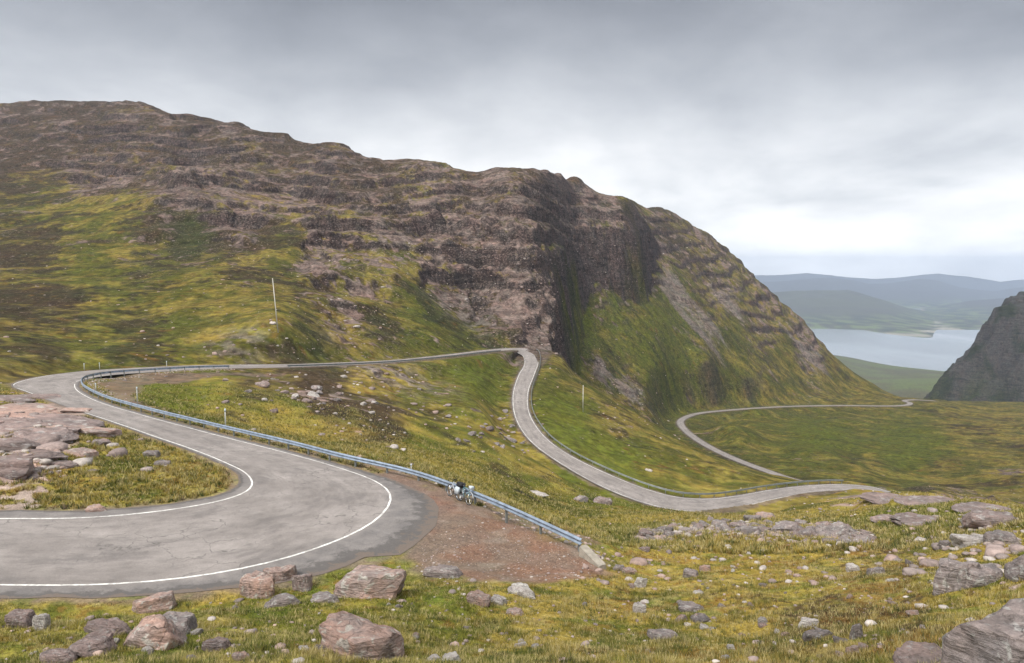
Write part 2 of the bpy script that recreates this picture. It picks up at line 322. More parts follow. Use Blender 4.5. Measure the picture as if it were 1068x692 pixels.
# ------------------------------------------------------------------ ground cover biases (rock, heather, green)
BI = [(60,130,.45,.9,.1),(200,140,.5,.8,.1),(300,150,.45,.8,.1),(100,190,.62,.6,.2),(200,185,.75,.5,.2),(320,200,.75,.4,.2),(200,212,.85,.5,.2),(50,215,.2,.3,.5),(100,240,.06,.1,.5),
(30,260,.12,.6,.4),(200,237,.15,.8,.8),(250,212,.75,.4,.2),(330,260,.7,.3,.4),(400,250,.65,.3,.4),(450,240,.8,.3,.3),(400,200,.55,.6,.3),(500,200,.6,.7,.2),(560,186,.6,.8,.1),(380,172,.5,.8,.2),
(500,285,.85,.4,.4),(600,295,.1,.15,1.),(615,332,.1,.2,.95),(600,362,.12,.2,.9),(640,250,.95,.6,.3),(570,320,.85,.6,.4),(600,245,.95,.6,.3),(590,232,.9,.5,.3),(622,256,1.,.5,.3),(612,222,.95,.6,.3),(640,228,.9,.6,.3),(640,290,.1,.15,1.),(640,320,.15,.25,.9),(670,360,.12,.25,.8),(540,262,.9,.5,.3),(610,240,.95,.6,.3),(600,205,.55,.8,.1),(655,222,.3,.6,.4),(700,235,.5,.6,.4),(740,262,.6,.5,.3),(620,290,.18,.3,.9),(590,345,.3,.6,.7),(640,360,.22,.5,.7),
(700,330,.25,.3,.8),(690,285,.6,.4,.5),(750,300,.6,.4,.4),(800,320,.65,.4,.4),(840,348,.75,.4,.4),(760,360,.25,.35,.6),(820,380,.2,.3,.5),(880,400,.15,.3,.4),(620,390,.55,.3,.5),(700,390,.2,.4,.8),(660,410,.5,.3,.4),
(440,330,.15,.2,.7),(50,320,.1,.6,.4),(100,280,.08,.05,.6),(200,300,.12,.15,.5),(150,345,.08,.5,.5),(280,310,.18,.2,.4),(350,330,.6,.2,.3),(330,355,.2,.7,.6),(400,345,.3,.5,.5),(300,260,.12,.2,.5),(30,370,.04,.6,.5),
(210,330,.1,.2,.4),(100,370,.05,.4,.6),(480,350,.1,.3,.6),(200,400,.08,.2,.6),(180,420,.02,.4,.7),(330,412,.4,.95,.3),(270,405,.25,.7,.5),(400,440,.3,.75,.4),(540,455,.3,.4,.4),(400,392,.5,.3,.3),(450,430,.35,.4,.5),(300,442,-.1,.05,.45),(450,462,-.1,.1,.6),(500,390,.02,.1,1.),
(520,440,.35,.3,.4),(560,505,.06,.2,.45),(480,490,-.1,.1,.4),(600,400,.18,.1,.45),(640,440,.38,.35,.35),(590,440,-.1,0,1.),(640,475,-.1,.05,.9),(700,490,.1,.2,.45),(760,500,.1,.25,.4),(850,450,-.1,.05,.9),(950,465,-.1,.08,.85),
(800,450,.02,.1,.6),(900,490,.0,.1,.55),(1030,450,.1,.4,.3),(1000,500,.1,.2,.4),(650,560,-.05,0,.55),(700,590,.08,.15,.2),(800,600,.08,.3,.12),(900,620,.03,.55,.1),(800,540,.2,.2,.3),(950,538,.25,.15,.7),(1000,522,.6,.2,.3),
(1040,555,.45,.2,.4),(920,520,.5,.2,.3),(700,660,.03,.3,.5),(850,670,.06,.6,.4),(300,640,.02,.2,.7),(450,650,.02,.2,.6),(150,655,.05,.2,.6),(50,660,.02,.3,.6),(130,490,-.1,.1,.6),(190,503,-.2,-.1,.05),(100,508,-.1,-.1,.2),(60,450,.85,.5,.3),(10,440,.9,.5,.3),(20,485,.9,.5,.3),(-60,460,.9,.5,.3),(110,462,.2,.4,.4),
(560,600,.02,.1,.3),(960,405,0,.3,.4),(900,395,-.1,.3,.4)]
bp = np.array([hit_base(b[0], b[1]) for b in BI]); bt_, bl_ = tl(bp[:, 0], bp[:, 1])
BP = np.c_[TA*1.4*bt_, bl_]; BV = np.array([b[2:] for b in BI])
Gq = np.c_[TA*1.4*GG[:, 0], GG[:, 1]]; bg_ = np.empty((len(Gq), 3))
for i in range(0, len(Gq), 20000):
    d2 = ((Gq[i:i+20000, None]-BP[None])**2).sum(2); wgt = 1/(d2+.0012)**1.6
    bg_[i:i+20000] = (wgt@BV)/wgt.sum(1)[:, None]
bias = [bg_[:, k].reshape(len(gT), len(gL)) for k in range(3)]
bR, bH, bG = [bil(b, T_, L_, gT, gL) for b in bias]

# ------------------------------------------------------------------ relief
Z0 = Z.copy()
far = ss(150, 260, r_); midm = ss(45, 90, r_)
s_al = .707*X+.707*YY; s_pe = .707*X-.707*YY
hillface = ss(4, 12, spur_d)*ss(20, 34, X)*ss(275, 330, YY)*(1-ss(900, 1200, r_))      # the long face above the valley
hillleft = far*(1-hillface)*(1-ss(1400, 2000, r_))
rough = ss(.15, .7, bR)
Z0 = Z.copy()
calm = 1-.75*np.maximum(ss(.4, .7, bH), ss(-60, 0, X)*ss(44, 56, Z0))*ss(380, 440, YY)
Z += far*(ns(95)*3.6+ns(41)*2.2)*(1-.75*ss(700, 760, r_))*(.35+.65*rough)*calm
Z += midm*(1-ss(900, 1500, r_))*(ns(17)*1.0+ns(7.3)*.45*(.4+rough))
Z += far*(ns(17, 1)*1.4+ns(8, 2)*.8+ns(3.9)*.5)*rough*(.5+.5*calm)*(1-ss(900, 1500, r_))
Z += (1-midm)*(ns(6.1, 3)*.24+ns(2.6)*.13+ns(1.1)*.055)
Z += (1-far)*(ns(1.1, 4)*.05+ns(.52)*.035+ns(.25)*.012+ns(2.6, 4)*.06*midm)
Z += midm*(1-far)*(ns(4.4)*.35*rough+ns(2.1)*.2*rough)
# gullies running down the long face
gul = perlin(s_al/26+ns(41)*.5, s_pe/260)+.6*perlin(s_al/11+5+ns(17)*.3, s_pe/120+9)
rid = np.abs(perlin(s_al/60+7, s_pe/330+2))
Z += hillface*(gul*1.5-(.35-rid)*5)*ss(0, 1, (Z+95)/60)
# sandstone beds: benches and little cliffs
def bench(Z, h, k, ph, sharp=.16):
    q = (Z+ph)/h; f = np.floor(q); fr = q-f
    return (f+ss(.5-sharp, .5+sharp, fr))*h-ph
ph = ns(95, 2)*7+ns(41, 2)*3+ns(17, 2)*1.0+ns(7.3, 2)*.5+X*.03
am = np.clip(rough*1.15-.15+ns(41, 5)*.35, 0, 1)*far*(1-ss(1000, 1400, r_))*(1-.5*hillface)*(1-.85*ss(44, 58, Z0)*ss(-80, -20, X))
Z = lerp(Z, bench(Z, 12, 0, ph*1.3, .13), am*(.35+.4*ss(-.3, .3, ns(41, 7))))
Z = lerp(Z, bench(Z, 4.3, 0, ph*1.1+ns(7.3, 6)*.9+ns(17, 6)*1.6+ns(3.9, 6)*.4, .2), am*.6*ss(-.35, .35, ns(17, 8)+ns(41, 8)))
Z += (1-midm)*rough*(ns(2.6, 61)*.3+ns(1.1, 61)*.16+np.abs(ns(6.1, 61))*.5)
near_am = midm*(1-far)*rough
Z = lerp(Z, bench(Z, 1.7, 0, ns(17, 2)*1.8+ns(7.3, 2)*.6, .15), near_am*.5)
# the big crag above the top bend and the one on the shoulder: columns and clefts
cr = (ns(7.3, 9)*2.4+ns(3.9, 3)*1.6+ns(17, 9)*2)*(1-ss(25, 48, Z0))
def blob(u, v, ra, rl):
    p = hit_base(u, v); t, l = tl(p[0], p[1]); return np.exp(-((T_-t)/ra)**2-((L_-l)/rl)**2)
crag = np.clip(blob(520,275,.11,.12)+blob(610,243,.055,.08)+blob(565,310,.03,.1)+blob(470,245,.08,.1), 0, 1)
Z += crag*cr

# valley floor drains
Z += ss(250, 300, r_)*(X > 80)*(1-ss(600, 800, r_))*(1-ss(-84, -70, Z0))*(perlin((X+YY*.35)/19, YY/70)*1.3)

# ------------------------------------------------------------------ roads pressed into the ground
road_d = np.full(len(X), 99.)
def press(A, B, pad, fade, under):
    """A, B: edge polylines (n,3)."""
    global Z
    C = (A+B)/2
    lo = C[:, :2].min(0)-fade-pad-14; hi = C[:, :2].max(0)+fade+pad+14
    idx = np.where((X > lo[0]) & (X < hi[0]) & (YY > lo[1]) & (YY < hi[1]))[0]
    cell = 10.0
    keys = {}
    hw = np.linalg.norm((B-A)[:, :2], axis=1)/2
    # candidates near the line: coarse cell test
    cx = np.floor(C[:, 0]/cell).astype(int); cy = np.floor(C[:, 1]/cell).astype(int)
    for i, (a, b) in enumerate(zip(cx, cy)):
        for dx in (-2, -1, 0, 1, 2):
            for dy in (-2, -1, 0, 1, 2): keys.setdefault((a+dx, b+dy), []).append(i)
    kx = np.floor(X[idx]/cell).astype(int); ky = np.floor(YY[idx]/cell).astype(int)
    code = (kx+5000)*10000+(ky+5000)
    order = np.argsort(code, kind='stable'); idx = idx[order]; code = code[order]
    uq, st = np.unique(code, return_index=True); st = np.r_[st, len(code)]
    for c, s0, s1 in zip(uq, st[:-1], st[1:]):
        k = (int(c)//10000-5000, int(c) % 10000-5000)
        if k not in keys: continue
        cand = np.array(sorted(set(keys[k]))); cand = cand[cand < len(C)-1]
        if not len(cand): continue
        ii = idx[s0:s1]; P = np.c_[X[ii], YY[ii]]
        best = np.full(len(ii), 1e9); bz = np.zeros(len(ii)); sw = np.zeros(len(ii)); sz_ = np.zeros(len(ii))
        for j in cand:
            a, b = C[j, :2], C[j+1, :2]; ab = b-a; t = np.clip(((P-a)@ab)/max(ab@ab, 1e-9), 0, 1)
            q = a+t[:, None]*ab; e = np.linalg.norm(P-q, axis=1)
            h = hw[j]+(hw[j+1]-hw[j])*t; sd = e-h
            pa = A[j]+(A[j+1]-A[j])*t[:, None]; pb = B[j]+(B[j+1]-B[j])*t[:, None]
            ww = (pb-pa)[:, :2]; lat = np.clip(((P-pa[:, :2])*ww).sum(1)/np.maximum((ww*ww).sum(1), 1e-9), -.15, 1.15)
            z = pa[:, 2]+(pb[:, 2]-pa[:, 2])*lat
            m = sd < best; best[m] = sd[m]; bz[m] = z[m]
            q4 = np.maximum(sd, .3)**-4.; sw += q4; sz_ += q4*z
        bz = lerp(bz, sz_/sw, ss(.6, 3.5, best))
        wgt = 1-ss(pad, pad+fade, best)
        Z[ii] = lerp(Z[ii], bz-under, wgt)
        road_d[ii] = np.minimum(road_d[ii], best)
cut = np.argmin(np.abs(roadC[:, 1]-150)+1000*(np.arange(len(roadC)) > len(roadC)*.62))
kn = KN-8
idn = np.where((r_ > 8) & (YY < 150) & (X < 8) & (X > -150))[0]
sdn = poly_sd(np.vstack([edgeA[:kn:3], edgeB[:kn:3][::-1]])[:, :2], X, YY, idn)
road_d[idn] = sdn
m_ = sdn < 8; im = idn[m_]
zr = zroad(X[im], YY[im]); Z[im] = lerp(Z[im], zr-.018-(.03+.0006*r_[im])*ss(-.35, -1.1, sdn[m_]), 1-ss(.9, 6.5, sdn[m_]))
press(edgeA[KN-12:], edgeB[KN-12:], 1.3, 9.0, .10)
press(farC-farN*farHW[:, None], farC+farN*farHW[:, None], 3.0, 16.0, .22)

# ------------------------------------------------------------------ final height lookup
ZG = Z.reshape(NT_, len(rr)); LR = np.log(rr)
def gz(x, y):
    th = math.atan2(x, y); l = .5*math.log(x*x+y*y)
    fi = min(max((th-tt[0])/(tt[1]-tt[0]), 0), NT_-1.001); i = int(fi); a = fi-i
    j = min(max(int(np.searchsorted(LR, l))-1, 0), len(rr)-2); b = (l-LR[j])/(LR[j+1]-LR[j]); b = min(max(b, 0), 1)
    return (ZG[i, j]*(1-a)+ZG[i+1, j]*a)*(1-b)+(ZG[i, j+1]*(1-a)+ZG[i+1, j+1]*a)*b
def hit(u, v, rmin=5):
    d = ray(u, v); h = math.hypot(d[0], d[1]); th = math.atan2(d[0], d[1]); t = d[2]/h
    fi = min(max((th-tt[0])/(tt[1]-tt[0]), 0), NT_-1.001); i = int(fi); a = fi-i
    prof = (ZG[i]*(1-a)+ZG[i+1]*a)/rr
    ok = (prof >= t) & (rr > rmin)
    k = int(np.argmax(ok)) if ok.any() else len(rr)-1
    r = rr[k]
    return Vector((r*math.sin(th), r*math.cos(th), gz(r*math.sin(th), r*math.cos(th))))

# ------------------------------------------------------------------ ground colours (albedo by what grows or lies there, cloud shade mixed in)
dT = np.gradient(ZG, tt, axis=0)/np.maximum(RR, .1); dR = np.gradient(ZG, rr, axis=1)
slope = np.sqrt(dT**2+dR**2).ravel()
def C3(*c): return np.array(c)
dry, green, lush = C3(.285,.22,.048), C3(.112,.110,.019), C3(.140,.160,.019)
heath, brack, dark = C3(.062,.040,.024), C3(.20,.10,.028), C3(.050,.056,.018)
rock, rockd, screec = C3(.40,.29,.255), C3(.10,.074,.068), C3(.30,.245,.225)
gravelc, redc = C3(.195,.145,.122), C3(.215,.13,.10)
def mixc(a, b, m): return a+(b-a)*m[:, None]
fn = (1-midm)
nA = lerp(ns(2.6, 11)*.6+ns(1.1, 11)*.5+ns(.52, 11)*.45, ns(17, 11)*.6+ns(7.3, 11)*.5+ns(3.9, 11)*.4, midm)
nB = lerp(ns(6.1, 12)*.5+ns(1.1, 12)*.5+ns(.25, 12)*.45, ns(41, 12)*.5+ns(7.3, 12)*.5+ns(2.1, 12)*.35, midm)
nC = lerp(ns(2.6, 13)*.6+ns(.52, 13)*.6+ns(.25, 13)*.4, ns(17, 13)*.55+ns(3.9, 13)*.55+ns(2.1, 13)*.4, midm)
COL = mixc(np.tile(dry, (len(X), 1)), green, ss(-.3, .3, nA+(bG-.45)*1.3))
COL = mixc(COL, C3(.15, .105, .042), ss(.35, .8, bH)*.75)
COL = mixc(COL, lush, ss(.35, .95, bG+nC*.35)*.75)
streak = perlin(s_al/9+ns(17)*.4, s_pe/90+1)+.6*perlin(s_al/4+3, s_pe/45)
COL = mixc(COL, dark, ss(-.05, .55, streak+nB*.3+(bH-.4)*.5)*hillface*.5)
bH = bH+hillleft*(.12+.35*ss(-.05, .35, ns(41, 70)*.6+ns(17, 70)*.5)); bR = bR+hillleft*(.03+.28*ss(.1, .45, ns(41, 71)*.5+ns(17, 71)*.5))
hm = ss(.0, .5, nB*1.1+(bH-.42)*1.6)
COL = mixc(COL, mixc(np.tile(heath, (len(X), 1)), dark, ss(.3, .7, bG+nC*.2)), hm*.92)
COL = mixc(COL, brack, ss(.25, .65, nC+(.35-bG)*.5-np.abs(bH-.35)*.3+.18*fn)*.65*(1-ss(600, 900, r_)))
lm = ss(.45, .8, ns(.52, 15)*.6+ns(.25, 15)*.6+ns(1.1, 15)*.4)*fn
COL = mixc(COL, C3(.33, .28, .11), lm*.5)
# rock: where the bias says so, and on anything steep
nR = lerp(ns(6.1, 14)*.4+ns(1.1, 14)*.5+ns(.52, 14)*.4, ns(17, 14)*.45+ns(7.3, 14)*.45+ns(3.9, 14)*.4+ns(2.1, 14)*.25, midm)
steep = ss(1.0, 1.7, slope)*far*ss(.22, .5, bR+ns(17, 17)*.15)
nR = nR+.28*ns(2.1, 41)*midm
rm = np.clip(ss(.02, .26, nR+(bR-.60)*1.5)+steep, 0, 1)
rv = ss(-.5, .5, ns(3.9, 16)*.5+ns(2.1, 16)*.5+ns(17, 16)*.4)
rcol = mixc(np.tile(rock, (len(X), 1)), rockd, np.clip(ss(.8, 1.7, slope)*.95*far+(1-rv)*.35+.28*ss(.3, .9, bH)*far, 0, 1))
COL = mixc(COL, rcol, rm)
rb = np.zeros(len(X))
for u_, v_ in ((672,560),(700,557),(730,554),(760,553),(790,554),(820,556),(850,557),(880,560),(905,564)): rb = np.maximum(rb, blob(u_, v_, .03, .045))
rbm = ss(.35, .75, rb+ns(1.1, 14)*.5+ns(2.6, 14)*.3); COL = mixc(COL, C3(.20, .165, .13), rbm*.6); rm = np.maximum(rm, rbm*.7)
dt_ = np.maximum(blob(550,522,.03,.02), blob(575,525,.035,.02)); COL = mixc(COL, C3(.04, .035, .022), ss(.4, .8, dt_+ns(2.6, 33)*.4)*.9)  # shade in the stream bed, painted as a dark streak
# scree fans
scn = perlin(s_al/13+2+ns(7.3)*.2, s_pe/110+4)+.5*ns(2.1, 18)
def ell(u, v, ra, rl): return blob(u, v, ra, rl)
scree = np.clip(ell(655,405,.04,.07)*.8+ell(735,345,.04,.07)+ell(700,300,.02,.05)+ell(760,315,.03,.05)+ell(625,385,.012,.05)*.7+ell(845,372,.03,.04), 0, 1)*hillface
sm = ss(.15, .5, scree*1.1+scn*.6-.45)
sc2 = np.clip(ell(475,325,.035,.04)+ell(505,340,.02,.06)+ell(350,345,.02,.05)*.6+ell(425,398,.06,.07)+ell(250,358,.035,.05)*.9, 0, 1)*ss(.2, .6, ns(3.9, 19)+ns(2.1, 19)*.7+.45)
smt = np.clip(sm+sc2*.85, 0, 1)
COL = mixc(COL, screec, smt*.85); rm = np.clip(rm+smt*.6, 0, 1)
# verges along the tarmac
vg = (1-ss(.05, .9+.6*far, road_d+ns(1.1, 20)*.6+ns(2.6, 20)*.5))
COL = mixc(COL, gravelc, vg*.75)
# banks below the crash barrier: bare reddish gravel
def pmask(pts, soft):
    P = np.array([hit(u, v)[:2] for u, v in pts]); x, y = X, YY
    lo = P.min(0)-soft*4; hi = P.max(0)+soft*4; idx = np.where((x > lo[0]) & (x < hi[0]) & (y > lo[1]) & (y < hi[1]))[0]
    q = np.c_[x[idx], y[idx]]; ins = np.zeros(len(idx), bool); dist = np.full(len(idx), 1e9)
    for a, b in zip(P, np.roll(P, -1, axis=0)):
        ab = b-a; t = np.clip(((q-a)@ab)/max(ab@ab, 1e-9), 0, 1); dist = np.minimum(dist, np.linalg.norm(q-a-t[:, None]*ab, axis=1))
        c = ((a[1] > q[:, 1]) != (b[1] > q[:, 1])) & (q[:, 0] < (b[0]-a[0])*(q[:, 1]-a[1])/((b[1]-a[1]) or 1e-9)+a[0]); ins ^= c
    out = np.full(len(x), -1e3); out[idx] = np.where(ins, dist, -dist); return out
lay = pmask([(395,487),(430,500),(470,518),(520,538),(570,558),(612,578),(628,597),(590,604),(540,607),(495,606),(470,600),(440,600),(420,560)], 3)
laym = ss(-.9, .5, lay+ns(1.1, 21)*.5+ns(2.6, 21)*.5)
lc = mixc(np.tile(gravelc, (len(X), 1)), redc, ss(-.4, .4, ns(2.6, 22)+ns(1.1, 22)*.5+X*.12+.1))
lc = mixc(lc, C3(.27, .22, .19), ss(.2, .6, ns(1.1, 26)+ns(2.6, 23)*.5)*.6)
COL = mixc(COL, lc*np.array([.88, .82, .82]), laym*.95)
bank = pmask([(100,400),(130,392),(230,389),(300,389),(300,392),(200,398),(150,403),(140,415),(200,437),(300,462),(400,484),(470,508),(540,532),(625,572),(612,578),(500,530),(400,493),(250,452),(120,420)], 3)
bm_ = ss(-.5, .9, bank+ns(1.1, 24)*.9+ns(2.6, 24)*.7)
COL = mixc(COL, mixc(np.tile(gravelc, (len(X), 1)), redc, ss(-.3, .4, ns(2.6, 25))*.7), bm_*.8)
# beyond the pass: heathery moor down to the loch
fm = ss(800, 1400, r_)
COL = mixc(COL, mixc(np.tile(C3(.085, .08, .04), (len(X), 1)), C3(.10, .12, .04), ss(-.3, .4, perlin(X/260, YY/260)+.5*perlin(X/90, YY/90))), fm*(1-.7*hillface))
br = 1+.22*lerp(ns(.25, 30), ns(2.1, 30), midm)+.14*lerp(ns(1.1, 31), ns(7.3, 31), midm)
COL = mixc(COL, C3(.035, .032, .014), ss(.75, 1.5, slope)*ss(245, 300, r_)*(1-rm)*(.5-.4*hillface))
mos = ss(.15, .5, ns(1.1, 51)*.6+ns(2.6, 51)*.5+ns(.52, 51)*.3)*fn; COL = mixc(COL, C3(.10, .135, .02), mos*(1-rm)*(1-laym)*.55)
str_ = ss(.2, .5, ns(1.1, 52)*.5+ns(.52, 52)*.5+ns(6.1, 52)*.4)*fn; COL = mixc(COL, C3(.36, .30, .12), str_*(1-rm)*(1-laym)*.5)
COL = np.clip(COL*(br*lerp(1.0, .52, ss(40, 230, r_)*(1-ss(900, 1500, r_))))[:, None], .008, .8)  # hill and valley darkened with distance: cloud shade put into the albedo

# ------------------------------------------------------------------ mesh helpers
def mesh_np(name, V, Fq, mat, smooth=True, parent=None, cols=None, attr=None, normals=None):
    me = bpy.data.meshes.new(name); V = np.asarray(V, np.float32); Fq = np.asarray(Fq, np.int32)
    me.vertices.add(len(V)); me.vertices.foreach_set('co', V.ravel())
    k = Fq.shape[1]; me.loops.add(Fq.size); me.loops.foreach_set('vertex_index', Fq.ravel())
    me.polygons.add(len(Fq)); me.polygons.foreach_set('loop_start', np.arange(0, Fq.size, k, dtype=np.int32))
    me.update(calc_edges=True)
    if smooth: me.polygons.foreach_set('use_smooth', np.ones(len(Fq), bool))
    if cols is not None:
        a = me.color_attributes.new('Col', 'FLOAT_COLOR', 'POINT'); a.data.foreach_set('color', np.c_[cols, np.ones(len(cols))].astype(np.float32).ravel())
    if attr:
        for n, d in attr.items():
            a = me.attributes.new(n, 'FLOAT', 'POINT'); a.data.foreach_set('value', np.asarray(d, np.float32))
    me.materials.append(mat)
    if normals is not None: me.normals_split_custom_set_from_vertices(normals)
    o = bpy.data.objects.new(name, me); col.objects.link(o)
    if parent: o.parent = parent
    return o
def tag(o, label=None, cat=None, group=None, kind=None):
    if label: o['label'] = label
    if cat: o['category'] = cat
    if group: o['group'] = group
    if kind: o['kind'] = kind
    return o
def new_mat(name, rough=.9):
    m = bpy.data.materials.new(name); m.use_nodes = True; t = m.node_tree
    b = t.nodes['Principled BSDF']; b.inputs['Roughness'].default_value = rough
    b.inputs['Specular IOR Level'].default_value = .25
    return m, NT(t), b

# ------------------------------------------------------------------ materials
def terrain_mat():
    m, N, b = new_mat('moor_ground', .95); b.inputs['Specular IOR Level'].default_value = .12
    at = N.n('ShaderNodeAttribute', attribute_name='Col'); ar = N.n('ShaderNodeAttribute', attribute_name='rock'); an = N.n('ShaderNodeAttribute', attribute_name='far')
    geo = N.n('ShaderNodeNewGeometry'); pos = geo.outputs['Position']
    nf = N.noise(pos, 11, 6, .68); nm = N.noise(pos, .55, 7, .65); nl = N.noise(pos, .12, 6, .6)
    fine = N.mix(an.outputs['Fac'], nf, nm)
    vfac = N.ramp(fine, [(.27, .42), (.5, .97), (.73, 1.6)])  # wide noise range also paints in shadows among the grass hummocks
    c = N.mix(1.0, at.outputs['Color'], vfac, 'MULTIPLY')
    ab = N.n('ShaderNodeAttribute', attribute_name='bias')
    sp = N.noise(N.vmul(pos, (1, 1, 1.6)), 1.15, 4, .62); sp2 = N.noise(pos, .28, 6, .65)
    spm = N.math('MULTIPLY', N.ramp(N.math('ADD', sp, N.math('MULTIPLY', ab.outputs['Fac'], .12)), [(.62, 0.), (.68, 1.)]), an.outputs['Fac'])
    c = N.mix(N.math('MULTIPLY', spm, .5), c, (.24, .185, .17))
    c = N.mix(N.math('MULTIPLY', N.ramp(sp2, [(.36, .75), (.47, 0.)]), an.outputs['Fac']), c, N.mix(1., c, (.42, .36, .34), 'MULTIPLY'))
    # hue break-up
    hue = N.ramp(nl, [(.35, (1.08, .97, .9)), (.65, (.93, 1.04, .98))])
    c = N.mix(.8, c, N.mix(1.0, c, hue, 'MULTIPLY'))
    # rock: strata and vertical joints
    wv = N.noise(N.vmul(pos, (.10, .10, 1)), .55, 6, .62, .25)
    st = N.ramp(wv, [(.36, .5), (.48, 1.0), (.62, 1.15)])
    vj = N.noise(N.vmul(pos, (1, 1, .22)), .8, 6, .7)
    vjr = N.ramp(vj, [(.33, .45), (.5, 1.0), (.7, 1.25)])
    rk = N.mix(1.0, N.mix(1.0, c, st, 'MULTIPLY'), vjr, 'MULTIPLY')
    c = N.mix(N.math('MULTIPLY', ar.outputs['Fac'], an.outputs['Fac']), c, rk)
    N.l(c, b.inputs['Base Color'])
    h1 = N.n('ShaderNodeBump'); h1.inputs['Strength'].default_value = .7; h1.inputs['Distance'].default_value = .06
    N.l(nf, h1.inputs['Height'])
    h2 = N.n('ShaderNodeBump'); h2.inputs['Distance'].default_value = 1.3
    N.l(N.math('MULTIPLY', an.outputs['Fac'], N.math('ADD', .45, N.math('MULTIPLY', ar.outputs['Fac'], .5))), h2.inputs['Strength'])
    hsum = N.math('ADD', nm, N.math('MULTIPLY', N.math('ADD', wv, vj), N.math('MULTIPLY', ar.outputs['Fac'], .6)))
    N.l(hsum, h2.inputs['Height']); N.l(h1.outputs[0], h2.inputs['Normal']); N.l(h2.outputs[0], b.inputs['Normal'])
    return m
M_TER = terrain_mat()
def rock_mat(name, ca, cb, cc, sc=1.0):
    m, N, b = new_mat(name, .88)
    tcn = N.n('ShaderNodeTexCoord'); oi = N.n('ShaderNodeObjectInfo')
    va = N.n('ShaderNodeVectorMath', operation='ADD'); N.l(tcn.outputs['Object'], va.inputs[0])
    vsn = N.n('ShaderNodeVectorMath', operation='SCALE'); N.l(oi.outputs['Location'], vsn.inputs[0]); vsn.inputs['Scale'].default_value = .37; N.l(vsn.outputs[0], va.inputs[1])
    p = va.outputs[0]
    a = N.noise(p, 1.1*sc, 6, .6); f = N.noise(p, 7*sc, 6, .7); li = N.noise(p, 3.2*sc, 4, .6, .6); st = N.noise(N.vmul(p, (1, 1, 7)), 1.6*sc, 5, .6)
    c = N.mix(N.ramp(a, [(.38, 0.), (.62, 1.)]), ca, cb)
    c = N.mix(N.ramp(li, [(.56, 0.), (.62, .8)]), c, cc)
    c = N.mix(1.0, c, N.ramp(f, [(.3, .6), (.5, 1.), (.7, 1.35)]), 'MULTIPLY')
    c = N.mix(1.0, c, N.ramp(st, [(.35, .72), (.5, 1.05), (.7, 1.0)]), 'MULTIPLY')
    vo = N.n('ShaderNodeTexVoronoi', feature='DISTANCE_TO_EDGE'); vo.inputs['Scale'].default_value = .62*sc
    dd = N.n('ShaderNodeVectorMath', operation='ADD'); N.l(N.vmul(p, (1, 1, 1.7)), dd.inputs[0]); nz_ = N.n('ShaderNodeTexNoise'); nz_.inputs['Scale'].default_value = 2.2; nz_.inputs['Detail'].default_value = 5; N.l(p, nz_.inputs['Vector']); N.l(nz_.outputs['Color'], dd.inputs[1]); N.l(dd.outputs[0], vo.inputs['Vector'])
    crk = N.ramp(vo.outputs['Distance'], [(0., .35), (.02, 1.)]); c = N.mix(.5, c, N.mix(1., c, crk, 'MULTIPLY'))
    rnd = N.ramp(oi.outputs['Random'], [(0, .8), (1, 1.2)]); c = N.mix(1.0, c, rnd, 'MULTIPLY')
    N.l(c, b.inputs['Base Color'])
    bm = N.n('ShaderNodeBump'); bm.inputs['Strength'].default_value = .9; bm.inputs['Distance'].default_value = .09
    N.l(N.math('ADD', N.math('ADD', f, N.math('MULTIPLY', st, 1.3)), N.math('MULTIPLY', crk, .35)), bm.inputs['Height']); N.l(bm.outputs[0], b.inputs['Normal'])
    return m
M_PINK = rock_mat('pink_sandstone', (.36, .235, .19), (.27, .215, .195), (.40, .38, .34))
M_GREY = rock_mat('grey_sandstone', (.24, .195, .18), (.17, .15, .145), (.34, .33, .31))
M_PALE = rock_mat('pale_stone', (.42, .39, .36), (.33, .29, .27), (.52, .50, .47))
M_SLAB = rock_mat('slab_sandstone', (.26, .19, .17), (.18, .145, .135), (.31, .285, .27), .9)
def simple(name, c, rough=.6, metal=0., nscale=0, amt=.3, spec=.4):
    m, N, b = new_mat(name, rough); b.inputs['Metallic'].default_value = metal; b.inputs['Specular IOR Level'].default_value = spec
    if nscale:
        g = N.n('ShaderNodeNewGeometry'); f = N.noise(g.outputs['Position'], nscale, 5, .65)
        cc = N.mix(1.0, (*c, 1), N.ramp(f, [(.3, 1-amt), (.7, 1+amt)]), 'MULTIPLY'); N.l(cc, b.inputs['Base Color'])
        N.l(N.ramp(f, [(.3, min(1, rough+.15)), (.7, max(.05, rough-.15))]), b.inputs['Roughness'])
    else: b.inputs['Base Color'].default_value = (*c, 1)
    return m
